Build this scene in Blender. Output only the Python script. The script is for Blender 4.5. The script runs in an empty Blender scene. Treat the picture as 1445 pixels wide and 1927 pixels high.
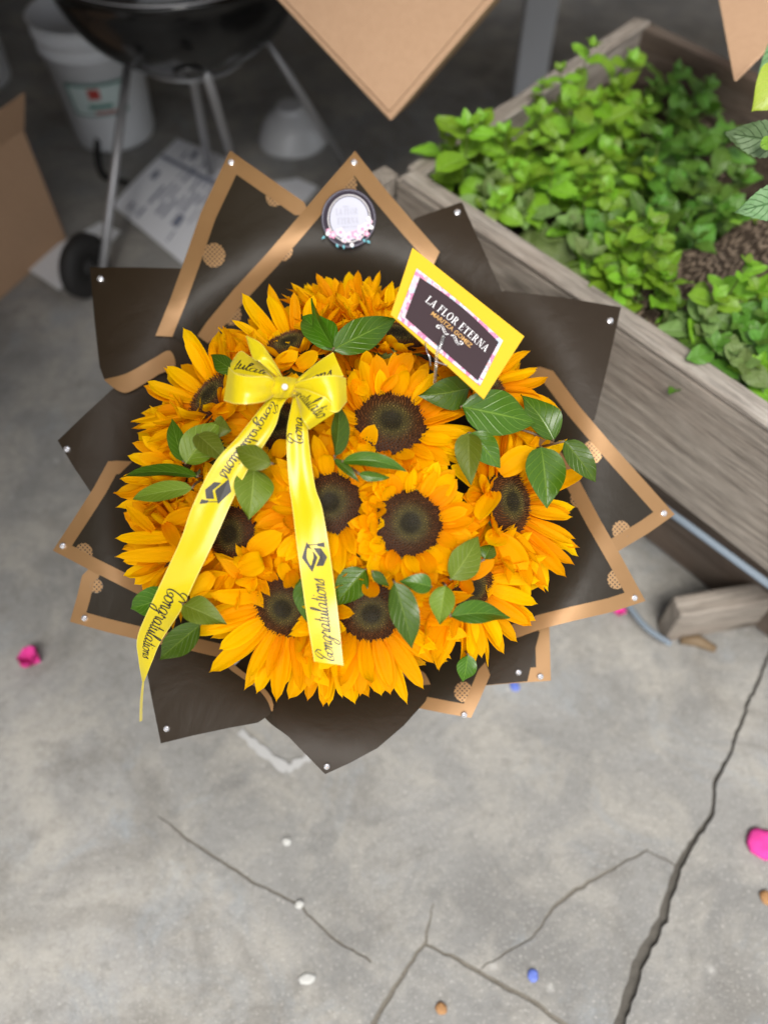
import bpy, math, random
import numpy as np
from mathutils import Vector, Matrix, Quaternion
from mathutils.geometry import delaunay_2d_cdt

random.seed(7)
rng = np.random.default_rng(11)
R = math.radians
SC = bpy.context.scene
COL = SC.collection

# ------------------------------------------------------------------ camera, sky, sun, exposure
F = 1481.0; CX, CY = 722.5, 963.5; H = 1.45; PITCH = R(56)
cam_d = bpy.data.cameras.new('camera'); cam = bpy.data.objects.new('camera', cam_d); COL.objects.link(cam)
cam.location = (0, 0, H); cam.rotation_euler = (math.pi/2 - PITCH, 0, 0)
cam_d.sensor_fit = 'VERTICAL'; cam_d.sensor_height = 36.0; cam_d.lens = 36.0*F/1927
cam_d.clip_start = 0.02; cam_d.clip_end = 200
cam_d.dof.use_dof = True; cam_d.dof.focus_distance = 0.89; cam_d.dof.aperture_fstop = 2.0
SC.camera = cam

SUN_EL, SUN_AZ = R(57), R(180)        # azimuth clockwise from +Y
world = bpy.data.worlds.new('World'); SC.world = world; world.use_nodes = True
nt = world.node_tree; nt.nodes.clear()
sky = nt.nodes.new('ShaderNodeTexSky'); sky.sky_type = 'NISHITA'; sky.sun_disc = False
sky.sun_elevation = SUN_EL; sky.sun_rotation = SUN_AZ; sky.air_density = 1.0; sky.dust_density = 3.0
hsv = nt.nodes.new('ShaderNodeHueSaturation'); hsv.inputs['Saturation'].default_value = 0.35
bg = nt.nodes.new('ShaderNodeBackground'); bg.inputs['Strength'].default_value = 0.11
wo = nt.nodes.new('ShaderNodeOutputWorld')
nt.links.new(sky.outputs[0], hsv.inputs['Color']); nt.links.new(hsv.outputs[0], bg.inputs[0]); nt.links.new(bg.outputs[0], wo.inputs[0])
sun_d = bpy.data.lights.new('sun', 'SUN'); sun_d.energy = 1.5; sun_d.angle = R(30); sun_d.color = (1, .96, .9)
sun = bpy.data.objects.new('sun', sun_d); COL.objects.link(sun)
sd = Vector((math.sin(SUN_AZ)*math.cos(SUN_EL), math.cos(SUN_AZ)*math.cos(SUN_EL), math.sin(SUN_EL)))
sun.rotation_euler = sd.to_track_quat('Z', 'Y').to_euler(); sun.location = sd*20
SC.view_settings.view_transform = 'Standard'; SC.view_settings.look = 'None'
SC.view_settings.exposure = 1.0; SC.view_settings.gamma = 1.0; SC.view_settings.use_curve_mapping = False
SC.cycles.max_bounces = 8

# ------------------------------------------------------------------ helpers: points
FW = Vector((0, math.cos(PITCH), -math.sin(PITCH))); DN = Vector((0, -math.sin(PITCH), -math.cos(PITCH))); RT = Vector((1, 0, 0))
CAM = Vector((0, 0, H))
def P(x, y, d):
    x, y, d = float(x), float(y), float(d)
    return CAM + d*(FW + RT*((x-CX)/F) + DN*((y-CY)/F))
def Pz(x, y, z):
    x, y, z = float(x), float(y), float(z)
    return P(x, y, (H-z)/(math.sin(PITCH) + math.cos(PITCH)*(y-CY)/F))
def cam2world(v): return RT*v[0] + DN*v[1] + FW*v[2]

# bouquet frame
BX, BY = 655.0, 905.0
def dome_depth(x, y):
    u, v = (x-BX)/F*.9, (y-BY)/F*.9
    rr = min(math.hypot(u, v)/.29, 1.15)
    return .95 - .28*v - .10*(1-rr*rr)
def dome_normal(x, y, k=1.0):
    u, v = (x-BX)/F*.9, (y-BY)/F*.9
    rr = math.hypot(u, v); t = min(rr/.25, 1.1)*R(50)*k
    ax = Vector((0, -.27, -.96)).normalized()
    if rr < 1e-6: return cam2world(ax).normalized()
    rad = Vector((u/rr, v/rr, 0)); rad = (rad - ax*rad.dot(ax)).normalized()
    return cam2world(ax*math.cos(t) + rad*math.sin(t)).normalized()

# ------------------------------------------------------------------ helpers: objects
def tag(o, label, cat, group=None, kind=None):
    if label: o['label'] = label
    if cat: o['category'] = cat
    if group: o['group'] = group
    if kind: o['kind'] = kind
    return o
def thing(name, label, cat, loc=(0, 0, 0), group=None):
    o = bpy.data.objects.new(name, None); COL.objects.link(o); o.empty_display_size = .02
    o.location = loc
    return tag(o, label, cat, group)
def link(name, me, parent=None, mat=None):
    o = bpy.data.objects.new(name, me); COL.objects.link(o)
    if mat is not None and not me.materials: me.materials.append(mat)
    if parent is not None:
        o.parent = parent
    return o
def mesh(name, V, Fc, mats=None, mi=None, smooth=True, uv=None):
    me = bpy.data.meshes.new(name)
    me.from_pydata([tuple(v) for v in V], [], [tuple(f) for f in Fc])
    for m in (mats or []): me.materials.append(m)
    if mi is not None: me.polygons.foreach_set('material_index', list(mi))
    if smooth: me.polygons.foreach_set('use_smooth', [True]*len(me.polygons))
    if uv is not None:
        l = me.uv_layers.new(name='UVMap')
        idx = np.empty(len(me.loops), dtype=np.int32); me.loops.foreach_get('vertex_index', idx)
        l.data.foreach_set('uv', np.asarray(uv, dtype=np.float32)[idx].ravel())
    me.update()
    return me
def put(name, V, Fc, parent, mats, mi=None, smooth=True, uv=None):
    """mesh given in world coordinates, linked under parent (parent has translation only)"""
    off, q_ = Vector((0, 0, 0)), parent
    while q_ is not None: off = off + q_.location; q_ = q_.parent
    me = mesh(name, [Vector(v)-off for v in V], Fc, mats, mi, smooth, uv)
    o = link(name, me, parent)
    return o
def thicken(o, t, offset=-1):
    m = o.modifiers.new('thickness', 'SOLIDIFY'); m.thickness = t; m.offset = offset; m.use_rim = t > .0007; return o
def bevel(o, w, seg=2):
    m = o.modifiers.new('bevel', 'BEVEL'); m.width = w; m.segments = seg; m.limit_method = 'ANGLE'; m.angle_limit = R(40); return o
def catmull(pts, n=8, closed=False):
    pts = [np.array(p, float) for p in pts]; out = []
    N = len(pts)
    rngk = range(N if closed else N-1)
    for i in rngk:
        if closed: p0, p1, p2, p3 = pts[i-1], pts[i], pts[(i+1) % N], pts[(i+2) % N]
        else:
            p1, p2 = pts[i], pts[i+1]
            p0 = pts[i-1] if i > 0 else 2*p1-p2
            p3 = pts[i+2] if i+2 < N else 2*p2-p1
        for k in range(n):
            t = k/n
            out.append(.5*((2*p1)+(p2-p0)*t+(2*p0-5*p1+4*p2-p3)*t*t+(3*p1-p0-3*p2+p3)*t**3))
    if not closed: out.append(pts[-1])
    return [Vector(p) for p in out] if len(out[0]) == 3 else out
def tube(pts, rad, sides=10, cap=True):
    """V,F of a tube along pts; rad scalar or list"""
    pts = [Vector(p) for p in pts]; n = len(pts)
    rads = rad if hasattr(rad, '__len__') else [rad]*n
    V, Fc = [], []
    t0 = (pts[1]-pts[0]).normalized()
    nrm = t0.orthogonal().normalized()
    for i in range(n):
        t = (pts[min(i+1, n-1)]-pts[max(i-1, 0)]).normalized()
        nrm = (nrm - t*nrm.dot(t)).normalized(); b = t.cross(nrm)
        for k in range(sides):
            a = 2*math.pi*k/sides
            V.append(pts[i] + (nrm*math.cos(a)+b*math.sin(a))*rads[i])
    for i in range(n-1):
        for k in range(sides):
            a, b2 = i*sides+k, i*sides+(k+1) % sides
            Fc.append((a, b2, b2+sides, a+sides))
    if cap:
        Fc.append(tuple(range(sides))[::-1]); Fc.append(tuple(range((n-1)*sides, n*sides)))
    return V, Fc
def lathe(prof, origin, axis=Vector((0, 0, 1)), sides=40, capb=False, capt=False):
    ax = Vector(axis).normalized(); q = Vector((0, 0, 1)).rotation_difference(ax)
    V, Fc = [], []
    for (r, z) in prof:
        for k in range(sides):
            a = 2*math.pi*k/sides
            V.append(Vector(origin) + q @ Vector((r*math.cos(a), r*math.sin(a), z)))
    for i in range(len(prof)-1):
        for k in range(sides):
            a, b = i*sides+k, i*sides+(k+1) % sides
            Fc.append((a, b, b+sides, a+sides))
    if capb: Fc.append(tuple(range(sides))[::-1])
    if capt: Fc.append(tuple(range((len(prof)-1)*sides, len(prof)*sides)))
    return V, Fc
def prism(a, b, up, w, h, jit=0.0):
    """board from a to b (centre line of its upper face), width w sideways, height h downwards along -up"""
    a, b, up = Vector(a), Vector(b), Vector(up).normalized()
    t = (b-a).normalized(); s = t.cross(up).normalized()*w/2
    n = 14; V, Fc = [], []
    for i in range(n+1):
        c = a.lerp(b, i/n)
        for (ss, uu) in ((-1, 0), (1, 0), (1, -1), (-1, -1)):
            j = Vector((random.uniform(-jit, jit), random.uniform(-jit, jit), random.uniform(-jit, jit)))
            V.append(c + s*ss + up*h*uu + j)
    for i in range(n):
        for k in range(4):
            p, q = i*4+k, i*4+(k+1) % 4
            Fc.append((p, q, q+4, p+4))
    Fc.append((3, 2, 1, 0)); Fc.append((n*4, n*4+1, n*4+2, n*4+3))
    uv = []
    L = (b-a).length
    for i in range(n+1):
        for k, vv in enumerate((0, w, w+h, -h)): uv.append((L*i/n, vv))
    return V, Fc, uv
def box_from(o, ex, ey, ez):
    o, ex, ey, ez = map(Vector, (o, ex, ey, ez))
    V = [o, o+ex, o+ex+ey, o+ey, o+ez, o+ex+ez, o+ex+ey+ez, o+ey+ez]
    Fc = [(3, 2, 1, 0), (4, 5, 6, 7), (0, 1, 5, 4), (1, 2, 6, 5), (2, 3, 7, 6), (3, 0, 4, 7)]
    return V, Fc
def join(parts):
    V, Fc = [], []
    for v, f in parts:
        n = len(V); V += list(v); Fc += [tuple(i+n for i in q) for q in f]
    return V, Fc

# ------------------------------------------------------------------ helpers: materials
def mat(name, base=(.5, .5, .5), rough=.6, metal=0.0, spec=.5, sss=0, trans=0):
    m = bpy.data.materials.new(name); m.use_nodes = True
    b = m.node_tree.nodes['Principled BSDF']
    b.inputs['Base Color'].default_value = (*base, 1); b.inputs['Roughness'].default_value = rough
    b.inputs['Metallic'].default_value = metal; b.inputs['Specular IOR Level'].default_value = spec
    if trans: b.inputs['Transmission Weight'].default_value = trans
    return m
class N:
    def __init__(s, m): s.m = m; s.t = m.node_tree; s.b = s.t.nodes['Principled BSDF']
    def n(s, typ, **kw):
        nd = s.t.nodes.new('ShaderNode'+typ)
        for k, v in kw.items():
            if k.startswith('i_'): nd.inputs[k[2:].replace('_', ' ')].default_value = v
            elif isinstance(k, str) and hasattr(nd, k): setattr(nd, k, v)
        return nd
    def l(s, a, b): s.t.links.new(a, b)
    def coord(s, which='Object', scale=(1, 1, 1)):
        c = s.n('TexCoord'); mp = s.n('Mapping'); mp.inputs['Scale'].default_value = scale
        s.l(c.outputs[which], mp.inputs[0]); return mp.outputs[0]
    def noise(s, vec, scale, detail=4, rough=.6, dist=0):
        nd = s.n('TexNoise'); nd.inputs['Scale'].default_value = scale; nd.inputs['Detail'].default_value = detail
        nd.inputs['Roughness'].default_value = rough; nd.inputs['Distortion'].default_value = dist
        if vec is not None: s.l(vec, nd.inputs['Vector'])
        return nd.outputs['Fac']
    def ramp(s, fac, stops, interp='LINEAR'):
        r = s.n('ValToRGB'); r.color_ramp.interpolation = interp
        e = r.color_ramp.elements
        while len(e) < len(stops): e.new(.5)
        for k, (p, c) in enumerate(stops):
            e[k].position = p; e[k].color = (*c, 1) if len(c) == 3 else c
        s.l(fac, r.inputs[0]); return r.outputs[0]
    def mix(s, fac, a, b, blend='MIX'):
        mx = s.n('Mix'); mx.data_type = 'RGBA'; mx.blend_type = blend
        for sock, v in ((mx.inputs[0], fac), (mx.inputs[6], a), (mx.inputs[7], b)):
            if hasattr(v, 'is_output'): s.l(v, sock)
            else: sock.default_value = v if not isinstance(v, tuple) else ((*v, 1) if len(v) == 3 else v)
        return mx.outputs[2]
    def math(s, op, a, b=None, c=None):
        nd = s.n('Math'); nd.operation = op
        for k, v in enumerate((a, b, c)):
            if v is None: continue
            if hasattr(v, 'is_output'): s.l(v, nd.inputs[k])
            else: nd.inputs[k].default_value = v
        return nd.outputs[0]
    def bump(s, h, strength=.3, dist=.002, prev=None):
        bp = s.n('Bump'); bp.inputs['Strength'].default_value = strength; bp.inputs['Distance'].default_value = dist
        s.l(h, bp.inputs['Height'])
        if prev is not None: s.l(prev, bp.inputs['Normal'])
        s.l(bp.outputs[0], s.b.inputs['Normal']); return bp.outputs[0]
    def base(s, c): s.l(c, s.b.inputs['Base Color'])
    def rough(s, c): s.l(c, s.b.inputs['Roughness'])
    def objrand(s):
        return s.n('ObjectInfo').outputs['Random']
    def uv(s):
        c = s.n('TexCoord'); sp = s.n('SeparateXYZ'); s.l(c.outputs['UV'], sp.inputs[0]); return c.outputs['UV'], sp.outputs[0], sp.outputs[1]

def translucent(m, color_sock, amount):
    """thin sheet: mixes some translucency into a principled material"""
    t = m.node_tree; b = t.nodes['Principled BSDF']; out = [n for n in t.nodes if n.type == 'OUTPUT_MATERIAL'][0]
    tr = t.nodes.new('ShaderNodeBsdfTranslucent'); mx = t.nodes.new('ShaderNodeMixShader'); mx.inputs[0].default_value = amount
    t.links.new(color_sock, tr.inputs[0]); t.links.new(b.outputs[0], mx.inputs[1]); t.links.new(tr.outputs[0], mx.inputs[2])
    t.links.new(mx.outputs[0], out.inputs[0])

M = {}
def petal_mat():
    m = mat('petal_yellow', rough=.6, spec=.06); n = N(m)
    _, u, v = n.uv()
    c = n.ramp(v, [(0, (.86, .33, .0)), (.3, (.96, .46, .0)), (.8, (.97, .52, .0)), (1, (.96, .54, .002))])
    st = n.n('TexNoise'); st.inputs['Scale'].default_value = 1; st.inputs['Detail'].default_value = 2
    mp = n.n('Mapping'); mp.inputs['Scale'].default_value = (30, 1.6, 1); tc = n.n('TexCoord'); n.l(tc.outputs['UV'], mp.inputs[0]); n.l(mp.outputs[0], st.inputs['Vector'])
    c = n.mix(n.math('MULTIPLY', st.outputs['Fac'], .30), c, (.74, .26, .0), 'MIX')
    h = n.n('HueSaturation'); n.l(c, h.inputs['Color'])
    n.l(n.math('MULTIPLY_ADD', n.objrand(), .035, .483), h.inputs['Hue']); n.l(n.math('MULTIPLY_ADD', n.objrand(), .2, .9), h.inputs['Value'])
    n.base(h.outputs[0]); n.bump(st.outputs['Fac'], .35, .0006)
    translucent(m, h.outputs[0], .5)
    return m
M['petal'] = petal_mat()
def leaf_mat(name, lo, hi, vein, rough=.38, spec=.5, nv=7, cr=.5):
    m = mat(name, rough=rough, spec=spec); n = N(m)
    uvv, u, v = n.uv()                      # u -1..1 across (stored 0..1), v 0..1 along
    au = n.math('ABSOLUTE', n.math('SUBTRACT', u, .5))
    # side veins: run forwards and outwards
    ph = n.math('SUBTRACT', n.math('MULTIPLY', v, float(nv)), n.math('MULTIPLY', au, 4.4))
    fr = n.math('ABSOLUTE', n.math('SUBTRACT', n.math('FRACT', ph), .5))
    side = n.math('SMOOTH_MIN', n.math('MULTIPLY', fr, 9.0), 1.0, .2)
    mid = n.math('MINIMUM', n.math('MULTIPLY', au, 28.0), 1.0)
    vn = n.math('MINIMUM', n.math('ADD', side, .25), mid)
    tc = n.coord('UV', (9, 9, 1)); ns = n.noise(tc, 2.2, 5)
    ob = n.coord('Object', (1, 1, 1))
    c = n.mix(ns, lo, hi)
    c = n.mix(n.math('SUBTRACT', 1.0, n.math('MINIMUM', vn, 1.0)), c, vein)
    h = n.n('HueSaturation'); n.l(c, h.inputs['Color'])
    n.l(n.math('MULTIPLY_ADD', n.objrand(), .03, .485), h.inputs['Hue']); n.l(n.math('MULTIPLY_ADD', n.objrand(), .6, .72), h.inputs['Value'])
    n.base(h.outputs[0])
    n.bump(n.math('MULTIPLY_ADD', ns, .25, n.math('MULTIPLY', vn, 1.0)), cr, .0012)
    translucent(m, h.outputs[0], .25)
    return m
M['leaf'] = leaf_mat('leaf_dark_green', (.040, .105, .004), (.080, .17, .006), (.16, .27, .03), rough=.3, spec=.5)
M['leaf_olive'] = leaf_mat('leaf_olive_green', (.10, .155, .006), (.17, .225, .012), (.24, .30, .05), rough=.5)
M['mint'] = leaf_mat('mint_bright_green', (.13, .29, .012), (.23, .42, .025), (.28, .48, .08), rough=.42, nv=6, cr=.9)
M['mint_dark'] = leaf_mat('mint_deep_green', (.06, .17, .014), (.115, .25, .024), (.15, .29, .06), rough=.45, nv=6, cr=.9)
M['mint_pale'] = leaf_mat('mint_dusty_green', (.13, .22, .05), (.19, .29, .08), (.26, .36, .13), rough=.55, nv=6, cr=.9)
M['mint_grey'] = leaf_mat('leaf_grey_green', (.12, .23, .09), (.17, .29, .12), (.07, .16, .05), rough=.55, nv=7, cr=1.0)
M['leaf_lime'] = leaf_mat('leaf_lime', (.30, .48, .03), (.50, .62, .07), (.55, .66, .12), rough=.4, nv=5)
M['stem'] = mat('stem_green', (.11, .16, .03), .6)
M['stem_brown'] = mat('stem_brown', (.16, .11, .06), .7)

def disc_mat():
    m = mat('seed_brown', rough=.7, spec=.25); n = N(m)
    a = n.n('VertexColor'); a.layer_name = 'tint'
    n.base(a.outputs[0]); return m
M['disc'] = disc_mat()
def paper_mat(name, c, rough, spec=.5):
    m = mat(name, c, rough, spec=spec); n = N(m)
    co = n.coord('Object'); ns = n.noise(co, 260, 3); wr = n.noise(co, 13, 4, .55, .7); n.bump(n.math('ADD', n.math('MULTIPLY', ns, .02), wr), .35, .006)
    n2 = n.noise(co, 9, 3); n.rough(n.math('MULTIPLY_ADD', n2, .14, rough-.07)); return m
M['black'] = paper_mat('black_paper', (.020, .0115, .004), .55, .32)
M['black_matte'] = paper_mat('black_print_paper', (.018, .0125, .006), .52, .32)
def gold_mat():
    m = mat('gold_foil', (.50, .275, .125), .48, metal=.35); n = N(m)
    co = n.coord('Object'); ns = n.noise(co, 14, 3); n.base(n.mix(ns, (.25, .135, .052), (.34, .195, .082)))
    n2 = n.noise(co, 500, 2); n.bump(n2, .06, .0003); return m
M['gold'] = gold_mat()
def golddot_mat():
    m = mat('gold_halftone', (.5, .275, .125), .4, metal=.5); n = N(m)
    uvv, u, v = n.uv()
    def cell(a): return n.math('SUBTRACT', n.math('FRACT', a), .5)
    a = cell(n.math('MULTIPLY', n.math('ADD', u, v), .115)); b = cell(n.math('MULTIPLY', n.math('SUBTRACT', u, v), .115))
    d = n.math('SQRT', n.math('ADD', n.math('MULTIPLY', a, a), n.math('MULTIPLY', b, b)))
    k = n.math('LESS_THAN', d, .27)
    n.base(n.mix(k, (.42, .25, .115), (.03, .025, .02))); n.l(n.math('MULTIPLY_ADD', k, -.5, .5), n.b.inputs['Metallic'])
    return m
M['dots'] = golddot_mat()
def satin_mat():
    m = mat('satin_yellow', (.78, .62, .012), .27, spec=.5); n = N(m)
    n.b.inputs['Sheen Weight'].default_value = .3; n.b.inputs['Sheen Roughness'].default_value = .4
    n.b.inputs['Anisotropic'].default_value = .5
    uvv, u, v = n.uv()
    e = n.math('ABSOLUTE', n.math('SUBTRACT', u, .5))
    edge = n.math('GREATER_THAN', e, .465)
    st = n.math('GREATER_THAN', n.math('FRACT', n.math('MULTIPLY', v, 60.0)), .5)
    n.base(n.mix(n.math('MULTIPLY', edge, n.math('MULTIPLY_ADD', st, .4, .2)), (.72, .575, .006), (.84, .74, .22)))
    w = n.n('TexWave'); w.inputs['Scale'].default_value = 60; w.inputs['Distortion'].default_value = 1; n.l(n.coord('UV', (1, .05, 1)), w.inputs['Vector'])
    n.bump(w.outputs['Fac'], .03, .0003)
    translucent(m, [x for x in m.node_tree.nodes if x.type == 'MIX'][0].outputs[2], .15)
    return m
M['satin'] = satin_mat()
M['ink'] = mat('ink_black', (.018, .016, .012), .5)
M['white_ink'] = mat('ink_white', (.82, .80, .80), .5)
M['gold_ink'] = mat('ink_gold', (.62, .34, .09), .5)
M['grey_ink'] = mat('ink_grey', (.36, .36, .42), .5)
M['envelope'] = mat('envelope_yellow', (.66, .42, .012), .6, spec=.25)
M['card_dark'] = mat('card_plum', (.030, .014, .018), .55, spec=.25)
M['pearl'] = mat('pearl', (.85, .80, .74), .15)
M['crystal'] = mat('crystal', (.88, .88, .90), .06, metal=.75)
M['clear'] = mat('clear_plastic', (.95, .96, .95), .08, trans=.9)
M['wire'] = mat('silver_wire', (.75, .75, .75), .2, metal=1)
def wood_mat(name, lo, hi, sc=(2.2, 60, 60), rough=.85, knots=True):
    m = mat(name, rough=rough, spec=.2); n = N(m)
    tc = n.n('TexCoord'); mp = n.n('Mapping'); mp.inputs['Scale'].default_value = (sc[0], sc[1], 1); n.l(tc.outputs['UV'], mp.inputs[0])
    g = n.noise(mp.outputs[0], 1.0, 8, .65, .4)
    mp2 = n.n('Mapping'); mp2.inputs['Scale'].default_value = (11, 210, 1); n.l(tc.outputs['UV'], mp2.inputs[0])
    g2 = n.noise(mp2.outputs[0], 1.0, 4, .7)
    big = n.noise(n.coord('UV', (3, 8, 1)), 1.0, 4)
    c = n.ramp(g, [(.28, lo), (.5, tuple(.5*(a+b) for a, b in zip(lo, hi))), (.72, hi)])
    c = n.mix(n.ramp(g2, [(.35, (0, 0, 0)), (.55, (1, 1, 1))]), n.mix(.62, c, (.035, .028, .022)), c)
    c = n.mix(n.math('MULTIPLY', n.ramp(big, [(.45, (0, 0, 0)), (.7, (1, 1, 1))]), .35), c, (.16, .10, .065))
    if knots:
        vo = n.n('TexVoronoi'); vo.inputs['Scale'].default_value = 1; n.l(n.coord('UV', (3.1, 7.5, 1)), vo.inputs['Vector'])
        k = n.ramp(vo.outputs['Distance'], [(.05, (1, 1, 1)), (.16, (0, 0, 0))])
        c = n.mix(n.math('MULTIPLY', k, .7), c, (.05, .04, .03))
    n.base(c); n.bump(n.math('ADD', n.math('MULTIPLY', g, .6), g2), .9, .0028)
    return m
M['wood'] = wood_mat('weathered_wood', (.20, .17, .14), (.47, .42, .36))
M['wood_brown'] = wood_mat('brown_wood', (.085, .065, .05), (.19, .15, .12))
M['wood_rim'] = wood_mat('bleached_wood', (.22, .19, .155), (.46, .42, .37), knots=False)
def card_mat():
    m = mat('cardboard', rough=.8, spec=.2); n = N(m)
    co = n.coord('Object'); ns = n.noise(co, 90, 5); b2 = n.noise(co, 5, 3)
    c = n.mix(ns, (.37, .225, .13), (.47, .30, .185)); c = n.mix(n.math('MULTIPLY', b2, .3), c, (.50, .34, .22))
    n.base(c); n.bump(ns, .1, .0006); return m
M['cardboard'] = card_mat()
M['tape'] = mat('tape_tan', (.42, .27, .15), .3)
def soil_mat():
    m = mat('soil', rough=.95, spec=.1); n = N(m)
    co = n.coord('Object'); a = n.noise(co, 22, 8, .7); b = n.noise(co, 90, 4)
    c = n.ramp(a, [(.3, (.018, .013, .009)), (.55, (.06, .045, .03)), (.75, (.14, .11, .08))])
    n.base(c); n.bump(n.math('ADD', a, b), 1, .02); return m
M['soil'] = soil_mat()
def concrete_mat():
    m = mat('concrete', rough=.85, spec=.25); n = N(m)
    co = n.coord('Object'); a = n.noise(co, 1.7, 7, .62, .6); b = n.noise(co, 7, 7, .68, .5); c3 = n.noise(co, 55, 5, .7); d = n.noise(co, 230, 2); g = n.noise(co, 420, 2)
    K = lambda lo, hi, f: n.ramp(f, [(lo, (0, 0, 0)), (hi, (1, 1, 1))])
    c = n.ramp(a, [(.3, (.185, .182, .172)), (.45, (.27, .268, .255)), (.6, (.355, .35, .333)), (.72, (.435, .425, .40))])
    c = n.mix(n.math('MULTIPLY', K(.45, .62, b), .65), c, (.47, .445, .39))
    st = n.noise(co, 3.1, 6, .72, 1.2)
    c = n.mix(n.math('MULTIPLY', K(.50, .62, st), .62), c, (.20, .19, .17))
    bl = n.noise(co, 5.3, 5, .7, .8); c = n.mix(n.math('MULTIPLY', K(.55, .68, bl), .5), c, (.33, .37, .40))
    lg = n.noise(co, .8, 4, .5, .4); c = n.mix(n.ramp(lg, [(.38, (.36, .36, .36)), (.62, (0, 0, 0))]), c, (.18, .175, .16)); c = n.mix(n.math('MULTIPLY', K(.55, .75, n.noise(co, 1.3, 5, .6, .5)), .5), c, (.50, .475, .42))
    vo = n.n('TexVoronoi'); vo.inputs['Scale'].default_value = 11; n.l(co, vo.inputs['Vector'])
    sp = K(.10, .03, vo.outputs['Distance']); c = n.mix(n.math('MULTIPLY', n.ramp(vo.outputs['Distance'], [(.02, (1, 1, 1)), (.10, (0, 0, 0))]), .6), c, (.50, .49, .46))
    c = n.mix(n.math('MULTIPLY', n.ramp(c3, [(.36, (1, 1, 1)), (.5, (0, 0, 0))]), .28), c, (.15, .145, .13))
    c = n.mix(n.math('MULTIPLY', K(.60, .70, d), .55), c, (.62, .60, .55)); c = n.mix(n.math('MULTIPLY', n.ramp(g, [(.30, (1, 1, 1)), (.40, (0, 0, 0))]), .6), c, (.06, .055, .05))
    n.base(c); n.bump(n.math('ADD', b, n.math('MULTIPLY', c3, .6)), .5, .006); return m
M['concrete'] = concrete_mat()
def dirt(name, lo, hi):
    m = mat(name, rough=.95, spec=.1); n = N(m); co = n.coord('Object'); ns = n.noise(co, 70, 5, .7); b = n.noise(co, 6, 3)
    n.base(n.mix(n.math('MULTIPLY_ADD', ns, .6, n.math('MULTIPLY', b, .4)), lo, hi)); n.bump(ns, .8, .006); return m
M['crack'] = dirt('crack_dirt', (.05, .047, .042), (.19, .175, .15)); M['crack_pale'] = dirt('crack_fill', (.08, .072, .058), (.30, .275, .23))
M['enamel'] = mat('black_enamel', (.010, .010, .010), .16, spec=.6)
M['vent'] = mat('vent_grey', (.08, .08, .08), .3, metal=.5)
M['rubber'] = mat('black_rubber', (.014, .013, .012), .7)
M['alu'] = mat('dull_aluminium', (.42, .42, .43), .42, metal=.7)
M['bucket'] = mat('white_plastic', (.72, .74, .76), .4)
M['bowl_white'] = mat('white_glazed', (.60, .61, .62), .22)
M['bucket_label'] = mat('label_mint', (.52, .62, .60), .5)
M['green_ink'] = mat('ink_green', (.05, .20, .16), .5)
M['red_ink'] = mat('ink_red', (.42, .05, .04), .5)
M['sheet'] = mat('printed_paper', (.82, .84, .88), .6)
M['sheet_ink'] = mat('printed_grey', (.20, .22, .30), .6)
M['plastic_film'] = mat('white_film', (.84, .87, .90), .3)
M['galv'] = mat('galvanised_pipe', (.17, .21, .25), .7, metal=.1)
M['pink'] = mat('pink_petal', (.72, .06, .32), .85, spec=.15)
M['blue'] = mat('blue_scrap', (.12, .18, .55), .5)
M['white_scrap'] = mat('white_scrap', (.52, .52, .49), .85)
M['dry_leaf'] = mat('dry_leaf', (.38, .20, .08), .8)
M['wall'] = mat('shade_wall', (.25, .22, .19), .9)
M['roof'] = mat('shade_roof_underside', (.16, .13, .10), .9)
# ------------------------------------------------------------------ ground with cracked slabs
def pip(pt, poly):
    x, y = pt; c = False; j = len(poly)-1
    for i in range(len(poly)):
        xi, yi = poly[i][0], poly[i][1]; xj, yj = poly[j][0], poly[j][1]
        if (yi > y) != (yj > y) and x < (xj-xi)*(y-yi)/(yj-yi+1e-12)+xi: c = not c
        j = i
    return c
def densify(pts, step):
    out = []
    for i in range(len(pts)-1):
        a, b = np.array(pts[i], float), np.array(pts[i+1], float); n = max(1, int(np.linalg.norm(b-a)/step))
        for k in range(n): out.append(tuple(a+(b-a)*k/n))
    out.append(tuple(pts[-1])); return out
def crack_poly(px, width, wob=.35):
    pts = densify([tuple(Pz(x, y, 0).xy) for x, y in px], .011)
    n = len(pts); L, Rr = [], []
    for i, p in enumerate(pts):
        a, b = np.array(pts[max(i-1, 0)]), np.array(pts[min(i+1, n-1)]); t = (b-a)/np.linalg.norm(b-a); nn = np.array((-t[1], t[0]))
        f = i/(n-1); w = np.interp(f, np.linspace(0, 1, len(width)), width)/2
        c = np.array(p) + nn*random.gauss(0, .0010)
        L.append(tuple(c+nn*w*(1+wob*random.uniform(-.5, .7)))); Rr.append(tuple(c-nn*w*(1+wob*random.uniform(-.5, .7))))
    return L + Rr[::-1]
cracks = [
    crack_poly([(1500, 1130), (1445, 1235), (1405, 1330), (1372, 1420), (1345, 1470), (1340, 1530), (1300, 1590), (1276, 1632), (1240, 1740), (1200, 1820), (1165, 1927), (1150, 1990)], [.004, .005, .006, .006, .008, .013, .017, .016]),
    crack_poly([(1272, 1630), (1216, 1600), (1180, 1620), (1120, 1655), (1085, 1675), (1040, 1706), (1000, 1765), (950, 1795), (905, 1822)], [.003, .0035, .004, .007, .003, .003, .002]),
    crack_poly([(300, 1535), (345, 1575), (400, 1610), (480, 1660), (560, 1702), (625, 1765), (700, 1810)], [.002, .005, .0045, .004, .004, .003]),
    crack_poly([(800, 1775), (860, 1806), (930, 1845), (1010, 1890), (1075, 1940), (1130, 1990)], [.004, .007, .007, .009]),
    crack_poly([(815, 1700), (800, 1770), (760, 1830), (725, 1890), (695, 1940), (670, 1990)], [.002, .006, .007, .009]),
]
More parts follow.
